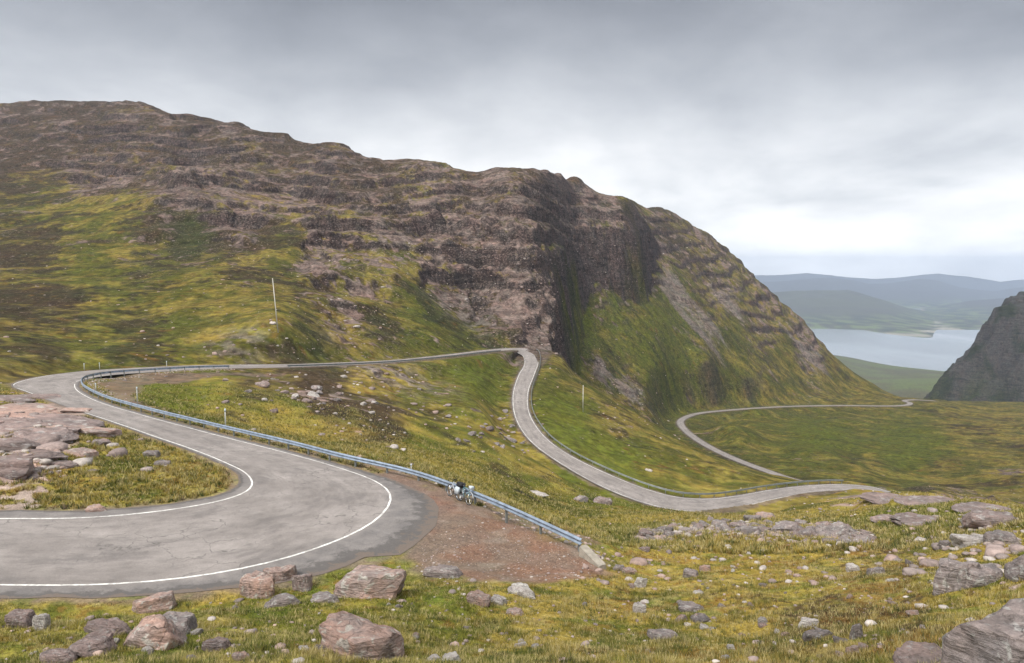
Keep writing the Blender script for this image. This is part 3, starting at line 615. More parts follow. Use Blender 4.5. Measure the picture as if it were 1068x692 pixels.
def asphalt_mat():
    m, N, b = new_mat('worn_asphalt', .82); b.inputs['Specular IOR Level'].default_value = .3
    g = N.n('ShaderNodeNewGeometry'); p = g.outputs['Position']
    at = N.n('ShaderNodeAttribute', attribute_name='lat'); ae = N.n('ShaderNodeAttribute', attribute_name='edge'); al = N.n('ShaderNodeAttribute', attribute_name='along')
    big = N.noise(p, .18, 5, .6, .4); midn = N.noise(p, .9, 6, .65, .3); f = N.noise(p, 18, 4, .7); f2 = N.noise(p, 60, 3, .7)
    c = N.mix(N.ramp(big, [(.4, 0.), (.62, 1.)]), (.205, .183, .170), (.265, .238, .222))
    c = N.mix(1., c, N.ramp(midn, [(.3, .84), (.5, 1.), (.7, 1.1)]), 'MULTIPLY')
    # wheel tracks and patches
    tr = N.ramp(at.outputs['Fac'], [(.0, 1.), (.16, .97), (.27, 1.12), (.38, 1.0), (.5, .9), (.62, 1.0), (.73, 1.12), (.84, .97), (1., 1.)])
    c = N.mix(.8, c, N.mix(1., c, tr, 'MULTIPLY'))
    cmbn = N.n('ShaderNodeCombineXYZ'); N.l(N.math('MULTIPLY', at.outputs['Fac'], 5.), cmbn.inputs[0]); N.l(N.math('MULTIPLY', al.outputs['Fac'], .22), cmbn.inputs[1])
    pt = N.noise(cmbn.outputs[0], 1.0, 5, .6, .3)
    c = N.mix(N.ramp(pt, [(.54, 0.), (.62, .5)]), c, (.125, .113, .108))
    pt2 = N.noise(cmbn.outputs[0], 3.2, 6, .7, .2); c = N.mix(1., c, N.ramp(pt2, [(.3, .8), (.5, 1.), (.7, 1.14)]), 'MULTIPLY')
    vo = N.n('ShaderNodeTexVoronoi', feature='DISTANCE_TO_EDGE'); vo.inputs['Scale'].default_value = .55; nd_ = N.n('ShaderNodeVectorMath', operation='ADD'); N.l(p, nd_.inputs[0]); nn_ = N.n('ShaderNodeTexNoise'); nn_.inputs['Scale'].default_value = 1.4; N.l(p, nn_.inputs['Vector']); N.l(nn_.outputs['Color'], nd_.inputs[1]); N.l(nd_.outputs[0], vo.inputs['Vector'])
    crk = N.math('MULTIPLY', N.ramp(vo.outputs['Distance'], [(0.0, 1.), (.018, 0.)]), N.ramp(big, [(.45, 0.), (.58, .8)])); c = N.mix(crk, c, (.07, .065, .06))
    # margins: darker grit beyond the lines
    c = N.mix(N.math('MULTIPLY', ae.outputs['Fac'], .75), c, N.mix(N.ramp(midn, [(.4, 0.), (.6, 1.)]), (.125, .117, .115), (.19, .175, .165)))
    c = N.mix(1., c, N.ramp(f, [(.25, .78), (.5, 1.), (.75, 1.25)]), 'MULTIPLY')
    rm_ = N.n('ShaderNodeAttribute', attribute_name='rim'); rn = N.noise(p, 1.6, 7, .7, .5)
    ra = N.math('ADD', N.math('MULTIPLY', rm_.outputs['Fac'], .55), rn)
    c = N.mix(N.ramp(ra, [(.62, 0.), (.74, .8)]), c, (.085, .078, .074))
    c = N.mix(N.ramp(ra, [(.86, 0.), (.93, 1.)]), c, N.mix(f, (.10, .08, .068), (.18, .145, .12)))
    N.l(c, b.inputs['Base Color'])
    bm = N.n('ShaderNodeBump'); bm.inputs['Strength'].default_value = .4; bm.inputs['Distance'].default_value = .01; N.l(N.math('ADD', f, f2), bm.inputs['Height']); N.l(bm.outputs[0], b.inputs['Normal'])
    return m
M_ASP = asphalt_mat()
def paint_mat():
    m, N, b = new_mat('road_paint', .6); g = N.n('ShaderNodeNewGeometry'); p = g.outputs['Position']
    f = N.noise(p, 6, 5, .7); f2 = N.noise(p, 1.1, 3, .6)
    c = N.mix(N.ramp(N.math('ADD', N.math('MULTIPLY', f, .6), N.math('MULTIPLY', f2, .4)), [(.44, 0.), (.60, .85)]), (.80, .79, .75), (.30, .275, .26)); N.l(c, b.inputs['Base Color']); return m
M_PAINT = paint_mat()
def paint_thin():
    m, N, b = new_mat('worn_paint', .7); g = N.n('ShaderNodeNewGeometry'); f = N.noise(g.outputs['Position'], .35, 5, .7)
    N.l(N.mix(N.ramp(f, [(.4, 0.), (.6, .8)]), (.62, .60, .56), (.27, .25, .24)), b.inputs['Base Color']); return m
M_THIN = paint_thin()
M_GALV = simple('galvanised_steel', (.30, .36, .44), .42, .5, 2.2, .38, .5)
M_GALVD = simple('weathered_steel', (.21, .225, .22), .55, .4, 1.0, .2)
M_CONC = simple('concrete', (.29, .26, .215), .9, 0, 4.0, .25)
M_WOODP = simple('bleached_wood', (.44, .42, .38), .8, 0, 2.0, .15)
M_WPOST = simple('white_post_paint', (.38, .38, .35), .6, 0, 2.0, .12)
M_BLACK = simple('black_nylon', (.015, .015, .018), .7)
M_TYRE = simple('tyre_rubber', (.022, .022, .022), .8)
M_WHITEP = simple('white_enamel', (.48, .50, .52), .3, 0, 0, 0, .5)
M_TEAL = simple('teal_frame_paint', (.10, .22, .24), .3, 0, 0, 0, .5)
M_ALU = simple('bare_alloy', (.4, .41, .43), .3, .9)
M_CANV = simple('pale_canvas', (.50, .56, .60), .8)

# ------------------------------------------------------------------ terrain objects
nb = len(rr)
vid = np.arange(NT_*nb).reshape(NT_, nb)
Fa = np.stack([vid[:-1, :-1], vid[:-1, 1:], vid[1:, 1:], vid[1:, :-1]], -1).reshape(-1, 4)
Fa = Fa[:, ::-1]
V3 = np.c_[X, YY, Z]
# vertex normals of the whole sheet, so the pieces meet without a seam
gx = ZG; Px = V3.reshape(NT_, nb, 3)
dA = np.gradient(Px, axis=0); dB = np.gradient(Px, axis=1)
Nn = np.cross(dB, dA).reshape(-1, 3); Nn /= np.linalg.norm(Nn, axis=1)[:, None]+1e-12
Nn[Nn[:, 2] < 0] *= -1
# which face belongs to what: 0 ground, 1 hillside, 2 gravel lay-by
fc = Fa[:, 0]
bl = sorted([(p[0], p[1]+4) for p in ([drop(-420, 430, 14)]+[edgeA[i] for i in range(0, len(edgeA), 6) if edgeA[i][0] > -90 and edgeA[i][1] > 90 and edgeA[i][2] < -16.6 and edgeA[i][2] > -29]+[Vector((20, 262, 0)), Vector((60, 285, 0))]+[drop(*q)+np.array([0, 6, 0]) for q in FAR[8:]])])
bx = np.array([b[0] for b in bl]); by = np.array([b[1] for b in bl])
yb = np.interp(X, bx, by)+ns(7.3, 40)*1.5
cls = np.zeros(len(X), int)
cls[(YY > yb) & (r_ < 1500) & ~((X > 480) & (YY < 1500))] = 1
cls[lay+ns(1.1, 21)*.5 > 0] = 2
cls[r_ > 1500] = 3
fcl = cls[fc]
farA = ss(60, 160, r_)
for k, nm in ((0, 'ground'), (1, 'hillside'), (2, 'gravel_layby'), (3, 'moorland')):
    sel = Fa[fcl == k]
    if not len(sel): continue
    uq, inv = np.unique(sel, return_inverse=True)
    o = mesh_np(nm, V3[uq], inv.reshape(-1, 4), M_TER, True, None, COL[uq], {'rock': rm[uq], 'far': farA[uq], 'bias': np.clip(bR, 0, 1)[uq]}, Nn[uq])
    tag(o, kind='structure')

# ------------------------------------------------------------------ roads
def strip(name, A, B, mat, n, lift, attrs=None, i_off=None):
    m = len(A); ts = np.linspace(0, 1, n)
    V = A[:, None, :]+(B-A)[:, None, :]*ts[None, :, None]
    V = V.copy()
    if i_off is not None:
        w_ = near_w(np.arange(m)+i_off); zz = zroad(V[:, :, 0], V[:, :, 1]).reshape(m, n); V[:, :, 2] = lerp(V[:, :, 2], zz, w_[:, None])
    V[:, :, 2] += lift
    V = V.reshape(-1, 3); i = np.arange(m*n).reshape(m, n)
    Fq = np.stack([i[:-1, :-1], i[:-1, 1:], i[1:, 1:], i[1:, :-1]], -1).reshape(-1, 4)
    a = (B-A)[0]; c = (A[1]-A[0]); up = a[0]*c[1]-a[1]*c[0]
    if up < 0: Fq = Fq[:, ::-1]
    return mesh_np(name, V, Fq, mat, True, None, None, attrs)
def build_road(name, eA, eB, wA, wB, n, lift, i_off=None):
    m = len(eA); ts = np.linspace(0, 1, n)
    # lateral position between painted lines and an edge flag
    P = eA[:, None]+(eB-eA)[:, None]*ts[None, :, None]
    W_ = np.linalg.norm((eB-eA)[:, :2], axis=1)[:, None]; dist = ts[None]*W_
    lat = (dist-wA[:, None])/np.maximum(W_-wA[:, None]-wB[:, None], .1)
    ed = np.clip(np.maximum(ss(0, .25, -lat*5), ss(0, .25, (lat-1)*5)), 0, 1)
    s = np.r_[0, np.cumsum(np.linalg.norm(np.diff((eA+eB)/2, axis=0), axis=1))]
    # ragged outer margin
    jit = perlin(s*.9+5, s*0+3)*.16
    e1 = eA+wn_of(eA, eB)*jit[:, None]; e2 = eB+wn_of(eA, eB)*((perlin(s*.9+50, s*0+9)*.18+perlin(s*.35+5, s*0+9)*.12)*(1+3.2*((wB > 2.)*1.)))[:, None]
    return strip(name, e1, e2, M_ASP, n, lift, {'rim': np.clip(1-np.minimum(dist/.45, (W_-dist)/np.maximum(.5, .6*wB[:, None])), 0, 1).ravel(), 'lat': np.clip(lat, 0, 1).ravel(), 'edge': ed.ravel(), 'along': np.repeat(s, n)}, i_off)
def wn_of(a, b):
    d = b-a; return d/np.linalg.norm(d[:, :2], axis=1)[:, None]
o = build_road('road', edgeA, edgeB, extA, extB, 25, 0.0, 0); tag(o, kind='structure')
o = build_road('road', farC-farN*farHW[:, None], farC+farN*farHW[:, None], np.full(len(farC), .25), np.full(len(farC), .25), 9, 0.0); tag(o, kind='structure')
def line(A, off, w, i0, i1, mat, lift, name='road_marking', gaps=()):
    s = slice(i0, i1); a = A[s]+wn[s]*(off-w/2); b = A[s]+wn[s]*(off+w/2)
    o = strip(name, a, b, mat, 2, lift, None, i0); tag(o, kind='structure'); return o
def near_i(u, v, h, arr):
    p = drop(u, v, h); return int(np.argmin(np.linalg.norm(arr[:, :2]-p[:2], axis=1)))
iA1 = near_i(83, 429, 15.0, roadA); iA2 = near_i(36, 412, 15.5, roadA); iA3 = near_i(14, 403, 15.9, roadA); iA4 = near_i(60, 390, 16.9, roadA)
iT = near_i(200, 381.3, 18.6, roadA)
line(roadA, 0, .14, 0, iA1, M_PAINT, .006)
line(roadA, 0, .13, iA2-1, iA3-2, M_PAINT, .006); line(roadA, 0, .13, iA3+1, iA4, M_PAINT, .006)
iB1 = near_i(82, 399, 16.2, roadB)
line(roadB, 0, .13, 0, iB1, M_PAINT, .006)
line(roadA, .12, .16, iT, len(roadA), M_THIN, .006); line(roadB, -.12, .16, iB1+2, len(roadB), M_THIN, .006)

# ------------------------------------------------------------------ crash barriers
def empty(name, loc, rz=0):
    o = bpy.data.objects.new(name, None); col.objects.link(o); o.location = loc; o.rotation_euler[2] = rz; o.empty_display_size = .3; return o
def bm_obj(name, bm, mat, parent=None, smooth=False):
    me = bpy.data.meshes.new(name); bm.to_mesh(me); bm.free(); me.materials.append(mat)
    if smooth:
        for p in me.polygons: p.use_smooth = True
    o = bpy.data.objects.new(name, me); col.objects.link(o)
    if parent: o.parent = parent
    return o
def bx_(bm, c, s, rot=None):
    M = Matrix.Translation(c) @ (rot.to_4x4() if rot else Matrix.Identity(4)) @ Matrix.Diagonal((*s, 1))
    return bmesh.ops.create_cube(bm, size=1, matrix=M)['verts']
def cyl(bm, a, b, r, r2=None, n=10):
    a = Vector(a); b = Vector(b); d = b-a
    M = Matrix.Translation((a+b)/2) @ d.to_track_quat('Z', 'Y').to_matrix().to_4x4()
    bmesh.ops.create_cone(bm, cap_ends=True, segments=n, radius1=r, radius2=r if r2 is None else r2, depth=d.length, matrix=M)
PROF = [(0, -.17), (.04, -.155), (.10, -.115), (.10, -.07), (.01, -.02), (.01, .02), (.10, .07), (.10, .115), (.04, .155), (0, .17)]
def barrier(path, side, label, zc=.62, post_gap=2.6, mat=M_GALV, sc=1.0, posts=True, tiltend=False):
    path = np.array(path); root = empty('crash_barrier', Vector(path[0])); tag(root, label, 'crash barrier')
    inv = Vector(path[0])
    t = np.gradient(path[:, :2], axis=0); t /= np.linalg.norm(t, axis=1)[:, None]
    nrm = np.c_[t[:, 1], -t[:, 0]]*side
    V = []; pr2 = [(a*sc, b*sc) for a, b in PROF]; prf = pr2+[(a-.012*sc, b) for a, b in pr2[::-1]]
    for p, n in zip(path, nrm):
        for a, b in prf: V.append((p[0]+n[0]*a-inv.x, p[1]+n[1]*a-inv.y, p[2]+zc+b-inv.z))
    k = len(prf); Fq = []
    for i in range(len(path)-1):
        for j in range(k): Fq.append((i*k+j, i*k+(j+1) % k, (i+1)*k+(j+1) % k, (i+1)*k+j))
    be = mesh_np('rail_beam', V, Fq, mat, False, root)
    s = np.r_[0, np.cumsum(np.linalg.norm(np.diff(path, axis=0), axis=1))]
    m = min(95, int(s[-1]/post_gap)+1); pm = None
    for q in np.linspace(.3, s[-1]-.3, m):
        p = [np.interp(q, s, path[:, c]) for c in range(3)]; tx = np.interp(q, s, t[:, 0]); ty = np.interp(q, s, t[:, 1])
        if pm is None:
            bm = bmesh.new(); bx_(bm, (0, -.09, -.1), (.11, .10, 1.6*sc)); bx_(bm, (0, -.03, zc), (.08, .10, .22*sc))
            pm = bm_obj('post', bm, M_GALVD, root)
            po = pm
        else:
            po = pm.copy(); col.objects.link(po); po.parent = root
        ang = math.atan2(ty, tx)
        if side < 0: ang += 0
        nx, ny = ty*side, -tx*side
        po.location = (p[0]-inv.x, p[1]-inv.y, p[2]-inv.z); po.rotation_euler[2] = math.atan2(ny, nx)-math.pi/2
    return root
iR = near_i(398, 505, 13.0, roadB)
# main rail: from the concrete end block, past the bend, round the far hairpin
endp = drop(607, 579, 12.72)
rail_px = [(607,580,12.72),(560,556.5,12.85),(510,533,13.0),(470,516.5,13.15),(430,502,13.35)]
rl = [drop(*p) for p in rail_px]
for i in range(iR+6, len(roadB)):
    if roadB[i][2] < -19.4: break
    if i % 2 == 0: rl.append(roadB[i]+wn[i]*1.05)
split = [k for k, p in enumerate(rl)]
rl = resample(rl, 1.0)
for _ in range(6): rl[1:-1] = .5*rl[1:-1]+.25*(rl[2:]+rl[:-2])
rail1 = barrier(rl, -1, 'long galvanised crash barrier curving from the gravel lay-by round the left hairpin', post_gap=3.0)
iS = near_i(300, 383.8, 20.5, roadB); iE = near_i(530, 368, 28, roadB)
r2 = roadB[iS:iE:3]+wn[iS:iE:3]*.85
barrier(r2, -1, 'thin grey crash barrier along the level road below the crag', post_gap=3.5, mat=M_GALVD, zc=.55)
iS = near_i(560, 367, 29.4, roadA); iE = near_i(885, 505.5, 44.9, roadA)
r3 = roadA[iS:iE:2]-wn[iS:iE:2]*.9
barrier(r3, 1, 'grey crash barrier on the valley side of the descending S-bend road', post_gap=3.2, mat=M_GALVD, zc=.6)

# concrete end block at the lay-by
d0 = Vector((rl[0]-rl[6])); d0.z = 0; d0.normalize()
bm = bmesh.new()
vs_ = bx_(bm, (0, 0, .12), (1.35, .40, .85))
for v in vs_:
    if v.co.x > 0 and v.co.z > 0: v.co.z -= .42
    if v.co.z < 0: v.co.y *= 1.15
bmesh.ops.bevel(bm, geom=bm.edges[:], offset=.035, segments=2)
blk = bm_obj('concrete_block', bm, M_CONC); p = Vector(rl[0])+d0*.72
blk.location = (p.x, p.y, gz(p.x, p.y)); blk.rotation_euler[2] = math.atan2(d0.y, d0.x)
tag(blk, 'sloping concrete block anchoring the near end of the crash barrier', 'concrete block')

# ------------------------------------------------------------------ poles and marker posts
def pole(u, vb, vt, label, arm=.9):
    p = hit(u[0], vb); h = (vb-vt)/F_PX*p.y*1.0
    bm = bmesh.new(); cyl(bm, (0, 0, -.5), (0, 0, h), .13, .09, 12)
    root = empty('utility_pole', p); tag(root, label, 'utility pole')
    bm_obj('shaft', bm, M_WOODP, root, True)
    bm = bmesh.new(); cyl(bm, (0, 0, h-.02), (0, 0, h+.14), .14, .08, 12); bm_obj('pole_cap', bm, M_WOODP, root)
    root.rotation_euler = (0, math.atan((u[1]-u[0])/(vb-vt)), 0)
pole((290, 286), 347, 291, 'tall bleached utility pole standing on the grassy hillside above the level road')
pole((608, 608), 430, 402, 'slim utility pole on the grassy knoll right of the S-bend')
def marker(u, vb, vt, label, group=None, w=.10):
    p = hit(u, vb); h = max(.8, (vb-vt)/F_PX*p.y)
    bm = bmesh.new(); cyl(bm, (0, 0, -.3), (0, 0, h), w/2, w/2*.9, 8)
    root = empty('marker_post', p); tag(root, label, 'marker post', group)
    bm_obj('shaft', bm, M_WPOST, root, True)
    bm = bmesh.new(); cyl(bm, (0, 0, h*.86), (0, 0, h+.02), w/2+.008, None, 8); bm_obj('cap_band', bm, M_CANV, root, True)
marker(235.5, 449, 426, 'thin white pole behind the crash barrier above the lower straight', w=.13)
marker(143.5, 423, 404, 'thin white pole standing in grass just inside the far hairpin', w=.13)
marker(88, 387, 379.5, 'short white post at the left hairpin verge, left one of the pair', w=.14)
marker(104, 385.5, 378.5, 'short white post at the left hairpin verge, right one of the pair', w=.14)
marker(174, 384, 377, 'short white post at the back verge right of the hairpin', w=.14)
marker(100, 408, 400, 'leaning pale stake behind the barrier at the tip of the hairpin', w=.16)
marker(429, 497, 487, 'slim reflector post beside the barrier left of the parked bicycles', w=.08)

# ------------------------------------------------------------------ bicycles
def torus(bm, c, Rr, r, n=28, m=8):
    rings = []
    for i in range(n):
        a = 2*math.pi*i/n; rings.append([bm.verts.new((c[0]+(Rr+r*math.cos(b))*math.cos(a), c[1]+r*math.sin(b), c[2]+(Rr+r*math.cos(b))*math.sin(a))) for b in (2*math.pi*j/m for j in range(m))])
    for i in range(n):
        for j in range(m): bm.faces.new((rings[i][j], rings[(i+1) % n][j], rings[(i+1) % n][(j+1) % m], rings[i][(j+1) % m]))
def bicycle(loc, rz, lean, label, frame, bags):
    root = empty('bicycle', loc); root.rotation_euler = (lean, 0, rz); tag(root, label, 'bicycle')
    for x in (-.52, .52):
        bm = bmesh.new(); torus(bm, (x, 0, .34), .325, .019); w = bm_obj('wheel', bm, M_TYRE, root, True)
        bm = bmesh.new(); torus(bm, (x, 0, .34), .298, .011); bm_obj('rim', bm, M_ALU, w, True)
        bm = bmesh.new()
        for k in range(14):
            a = k*math.pi/7; cyl(bm, (x, 0, .34), (x+.30*math.cos(a), 0, .34+.30*math.sin(a)), .003, None, 4)
        cyl(bm, (x, -.05, .34), (x, .05, .34), .022); bm_obj('spokes', bm, M_ALU, w)
        bm = bmesh.new(); pts = [(x+.365*math.cos(a), 0, .34+.365*math.sin(a)) for a in np.linspace(.35, 2.6, 9)]
        for a, b in zip(pts, pts[1:]): cyl(bm, a, b, .02, None, 6)
        bm_obj('mudguard', bm, M_WHITEP if bags else M_ALU, root)
    bm = bmesh.new(); bb = (-.06, 0, .30); seat = (-.2, 0, .82); hd = (.36, 0, .85); hl = (.39, 0, .70)
    for a, b, r in ((bb, seat, .018), (seat, hd, .018), (bb, hl, .021), (hd, hl, .021), ((-.52, .03, .34), bb, .012), ((-.52, .03, .34), (-.19, 0, .78), .010), ((-.52, -.03, .34), bb, .012), ((-.52, -.03, .34), (-.19, 0, .78), .010)): cyl(bm, a, b, r, None, 8)
    bm_obj('frame', bm, frame, root, True)
    bm = bmesh.new(); cyl(bm, hl, (.52, .04, .34), .014); cyl(bm, hl, (.52, -.04, .34), .014); bm_obj('fork', bm, frame, root, True)
    bm = bmesh.new(); cyl(bm, hd, (.35, 0, .98), .013); cyl(bm, (.35, 0, .98), (.42, 0, 1.0), .013); pts = [(.40, -.22, .98), (.52, -.22, .99), (.56, -.22, .92), (.48, -.22, .86)]
    cyl(bm, (.42, -.22, 1.), (.42, .22, 1.), .014)
    for s in (-1, 1):
        q = [(.42, s*.22, 1.), (.52, s*.22, 1.), (.56, s*.22, .93), (.5, s*.22, .87)]
        for a, b in zip(q, q[1:]): cyl(bm, a, b, .014)
    bm_obj('handlebar', bm, M_BLACK, root, True)
    bm = bmesh.new(); cyl(bm, seat, (-.23, 0, .95), .013); bm_obj('seat_post', bm, M_ALU, root, True)
    bm = bmesh.new(); v = bx_(bm, (-.25, 0, .975), (.27, .15, .05))
    for q in v:
        if q.co.x > -.25: q.co.y *= .25
    bmesh.ops.bevel(bm, geom=bm.edges[:], offset=.015, segments=2); bm_obj('saddle', bm, M_BLACK, root)
    bm = bmesh.new(); cyl(bm, (-.06, -.06, .30), (-.06, .06, .30), .09, None, 20); cyl(bm, (-.06, .08, .3), (.08, .08, .22), .01); cyl(bm, (-.06, -.08, .3), (-.2, -.08, .38), .01); bx_(bm, (.08, .12, .22), (.09, .08, .02)); bx_(bm, (-.2, -.12, .38), (.09, .08, .02)); bm_obj('crankset', bm, M_ALU, root)
    bm = bmesh.new(); cyl(bm, (-.2, .05, .72), (-.75, .05, .72), .007); cyl(bm, (-.2, -.05, .72), (-.75, -.05, .72), .007); cyl(bm, (-.52, .06, .34), (-.6, .05, .72), .007); cyl(bm, (-.52, -.06, .34), (-.6, -.05, .72), .007); bx_(bm, (-.5, 0, .725), (.4, .11, .01)); bm_obj('rack', bm, M_ALU, root)
    def bag(c, s, m, nm):
        bm = bmesh.new(); bx_(bm, c, s); bmesh.ops.bevel(bm, geom=bm.edges[:], offset=.045, segments=3); bm_obj(nm, bm, m, root, True)
    if bags:
        bag((-.52, 0, .87), (.46, .34, .24), M_BLACK, 'rack_bag'); bag((-.52, -.17, .55), (.34, .15, .36), M_CANV, 'pannier'); bag((-.52, .17, .55), (.34, .15, .36), M_BLACK, 'pannier'); bag((.52, 0, .95), (.2, .26, .2), M_CANV, 'handlebar_bag')
    else:
        bag((-.52, -.16, .53), (.30, .13, .34), M_WHITEP, 'pannier'); bag((-.3, 0, .88), (.14, .1, .1), M_BLACK, 'saddle_bag')
def rail_at(u):
    k = int(np.argmin([abs(U0+F_PX*p[0]/(p[1]*CP)-u) for p in rl])); return k
for u, lab, fm_, bags, fl in ((477.5, 'pale touring bicycle leaning on the crash barrier, the one with no bag on its rack', M_WHITEP, False, 0), (491.5, 'loaded touring bicycle with black rack bag leaning on the crash barrier', M_TEAL, True, 0)):
    k = rail_at(u); p = Vector(rl[k]); q = Vector(rl[k+2])-Vector(rl[k-2]); q.normalize()
    n_ = Vector((q.y, -q.x, 0)); n_ = n_ if n_.y < 0 else -n_
    pos = p+n_*.42; ang = math.atan2(q.y, q.x)+(math.pi if bags else 0)
    sgn = 1 if not bags else -1
    # lean towards the rail
    loc = Vector((pos.x, pos.y, gz(pos.x, pos.y)+.01))
    side = Vector((-math.sin(ang), math.cos(ang), 0)).dot(-n_)
    bicycle(loc, ang, -R(14) if side > 0 else R(14), lab, fm_, bags)

# ------------------------------------------------------------------ rocks
def rock_mesh(name, seed, sub=4, flat=1., facets=11, rough=.05, mat=M_PINK):
    g = random.Random(seed); bm = bmesh.new(); bmesh.ops.create_icosphere(bm, subdivisions=sub, radius=1)
    V = np.array([v.co[:] for v in bm.verts]); N_ = []
    for k in range(facets):
        d = np.array([g.gauss(0, 1), g.gauss(0, 1), g.gauss(0, .8)]); d /= np.linalg.norm(d); N_.append((d, g.uniform(.62, .95)))
    N_.append((np.array([.12*g.uniform(-1, 1), .12*g.uniform(-1, 1), 1.]), g.uniform(.55, .75)))
    N_ += [(np.array([1., g.uniform(-.4, .4), g.uniform(-.2, .2)]), g.uniform(.8, 1)), (np.array([-1., g.uniform(-.4, .4), g.uniform(-.2, .2)]), g.uniform(.8, 1)), (np.array([g.uniform(-.4, .4), 1., g.uniform(-.2, .2)]), g.uniform(.7, .9)), (np.array([g.uniform(-.4, .4), -1., g.uniform(-.2, .2)]), g.uniform(.7, .9))]
    rad = np.full(len(V), 1.15)
    for d, w in N_:
        d = d/np.linalg.norm(d); dt = V@d; q = np.where(dt > .05, w/np.maximum(dt, .05), 9); rad = -np.log(np.exp(-38*rad)+np.exp(-38*np.minimum(q, 3)))/38
    P = V*rad[:, None]
    o1, o2 = seed*3.7, seed*1.3
    nz = perlin(P[:, 0]*1.6+o1, P[:, 1]*1.6+P[:, 2]*1.9+o2)*.09+perlin(P[:, 0]*4+P[:, 2]*3+o2, P[:, 1]*4+o1)*rough+perlin(P[:, 0]*9+o2, P[:, 1]*9+P[:, 2]*9+o1)*rough*.5
    lay_ = np.abs(((P[:, 2]+perlin(P[:, 0]+o1, P[:, 1]+o2)*.15)*3.1) % 1-.5); nz -= np.where(lay_ < .06, .035, 0)
    P += V*nz[:, None]
    for v, p in zip(bm.verts, P): v.co = p
    me = bpy.data.meshes.new(name); bm.to_mesh(me); bm.free(); me.materials.append(mat)
    for p in me.polygons: p.use_smooth = True
    try: me.set_sharp_from_angle(angle=R(32))
    except Exception: pass
    return me
MESH = {}
def rmesh(kind, mat, k, sub=4):
    key = (kind, mat.name, k, sub)
    if key not in MESH: MESH[key] = rock_mesh(kind, 11+k*7, sub, mat=mat)
    return MESH[key]
def put_rock(u, v, wpx, hpx, label, mat=M_PINK, k=0, kind='boulder', cat='boulder', group=None, depth=.8, rz=None, tilt=(0, 0), sub=4, sink=.25):
    """u,v: middle of the foot; wpx,hpx: seen size"""
    p = hit(u, v); s = p.y/F_PX; w = wpx*s/2; hgt = hpx*s
    o = bpy.data.objects.new(kind, rmesh(kind, mat, k, sub)); col.objects.link(o)
    hz = hgt*(.50 if kind != 'rock_slab' else .36)
    if hpx < wpx*.26: hz *= .6
    dp = w*depth
    py = p.y+dp*.75; px = p.x*(1+dp*.75/p.y)
    z = gz(px, py)
    zt = min(z, p.z+.3*hgt)
    o.location = (px, py, zt+hz*.2); hz *= 1.3; o.scale = (w*1.08, dp, hz*1.35)
    o.rotation_euler = (tilt[0], tilt[1], (rz if rz is not None else random.Random(int(u*7+v)).uniform(-.5, .5)))
    tag(o, label, cat, group); return o
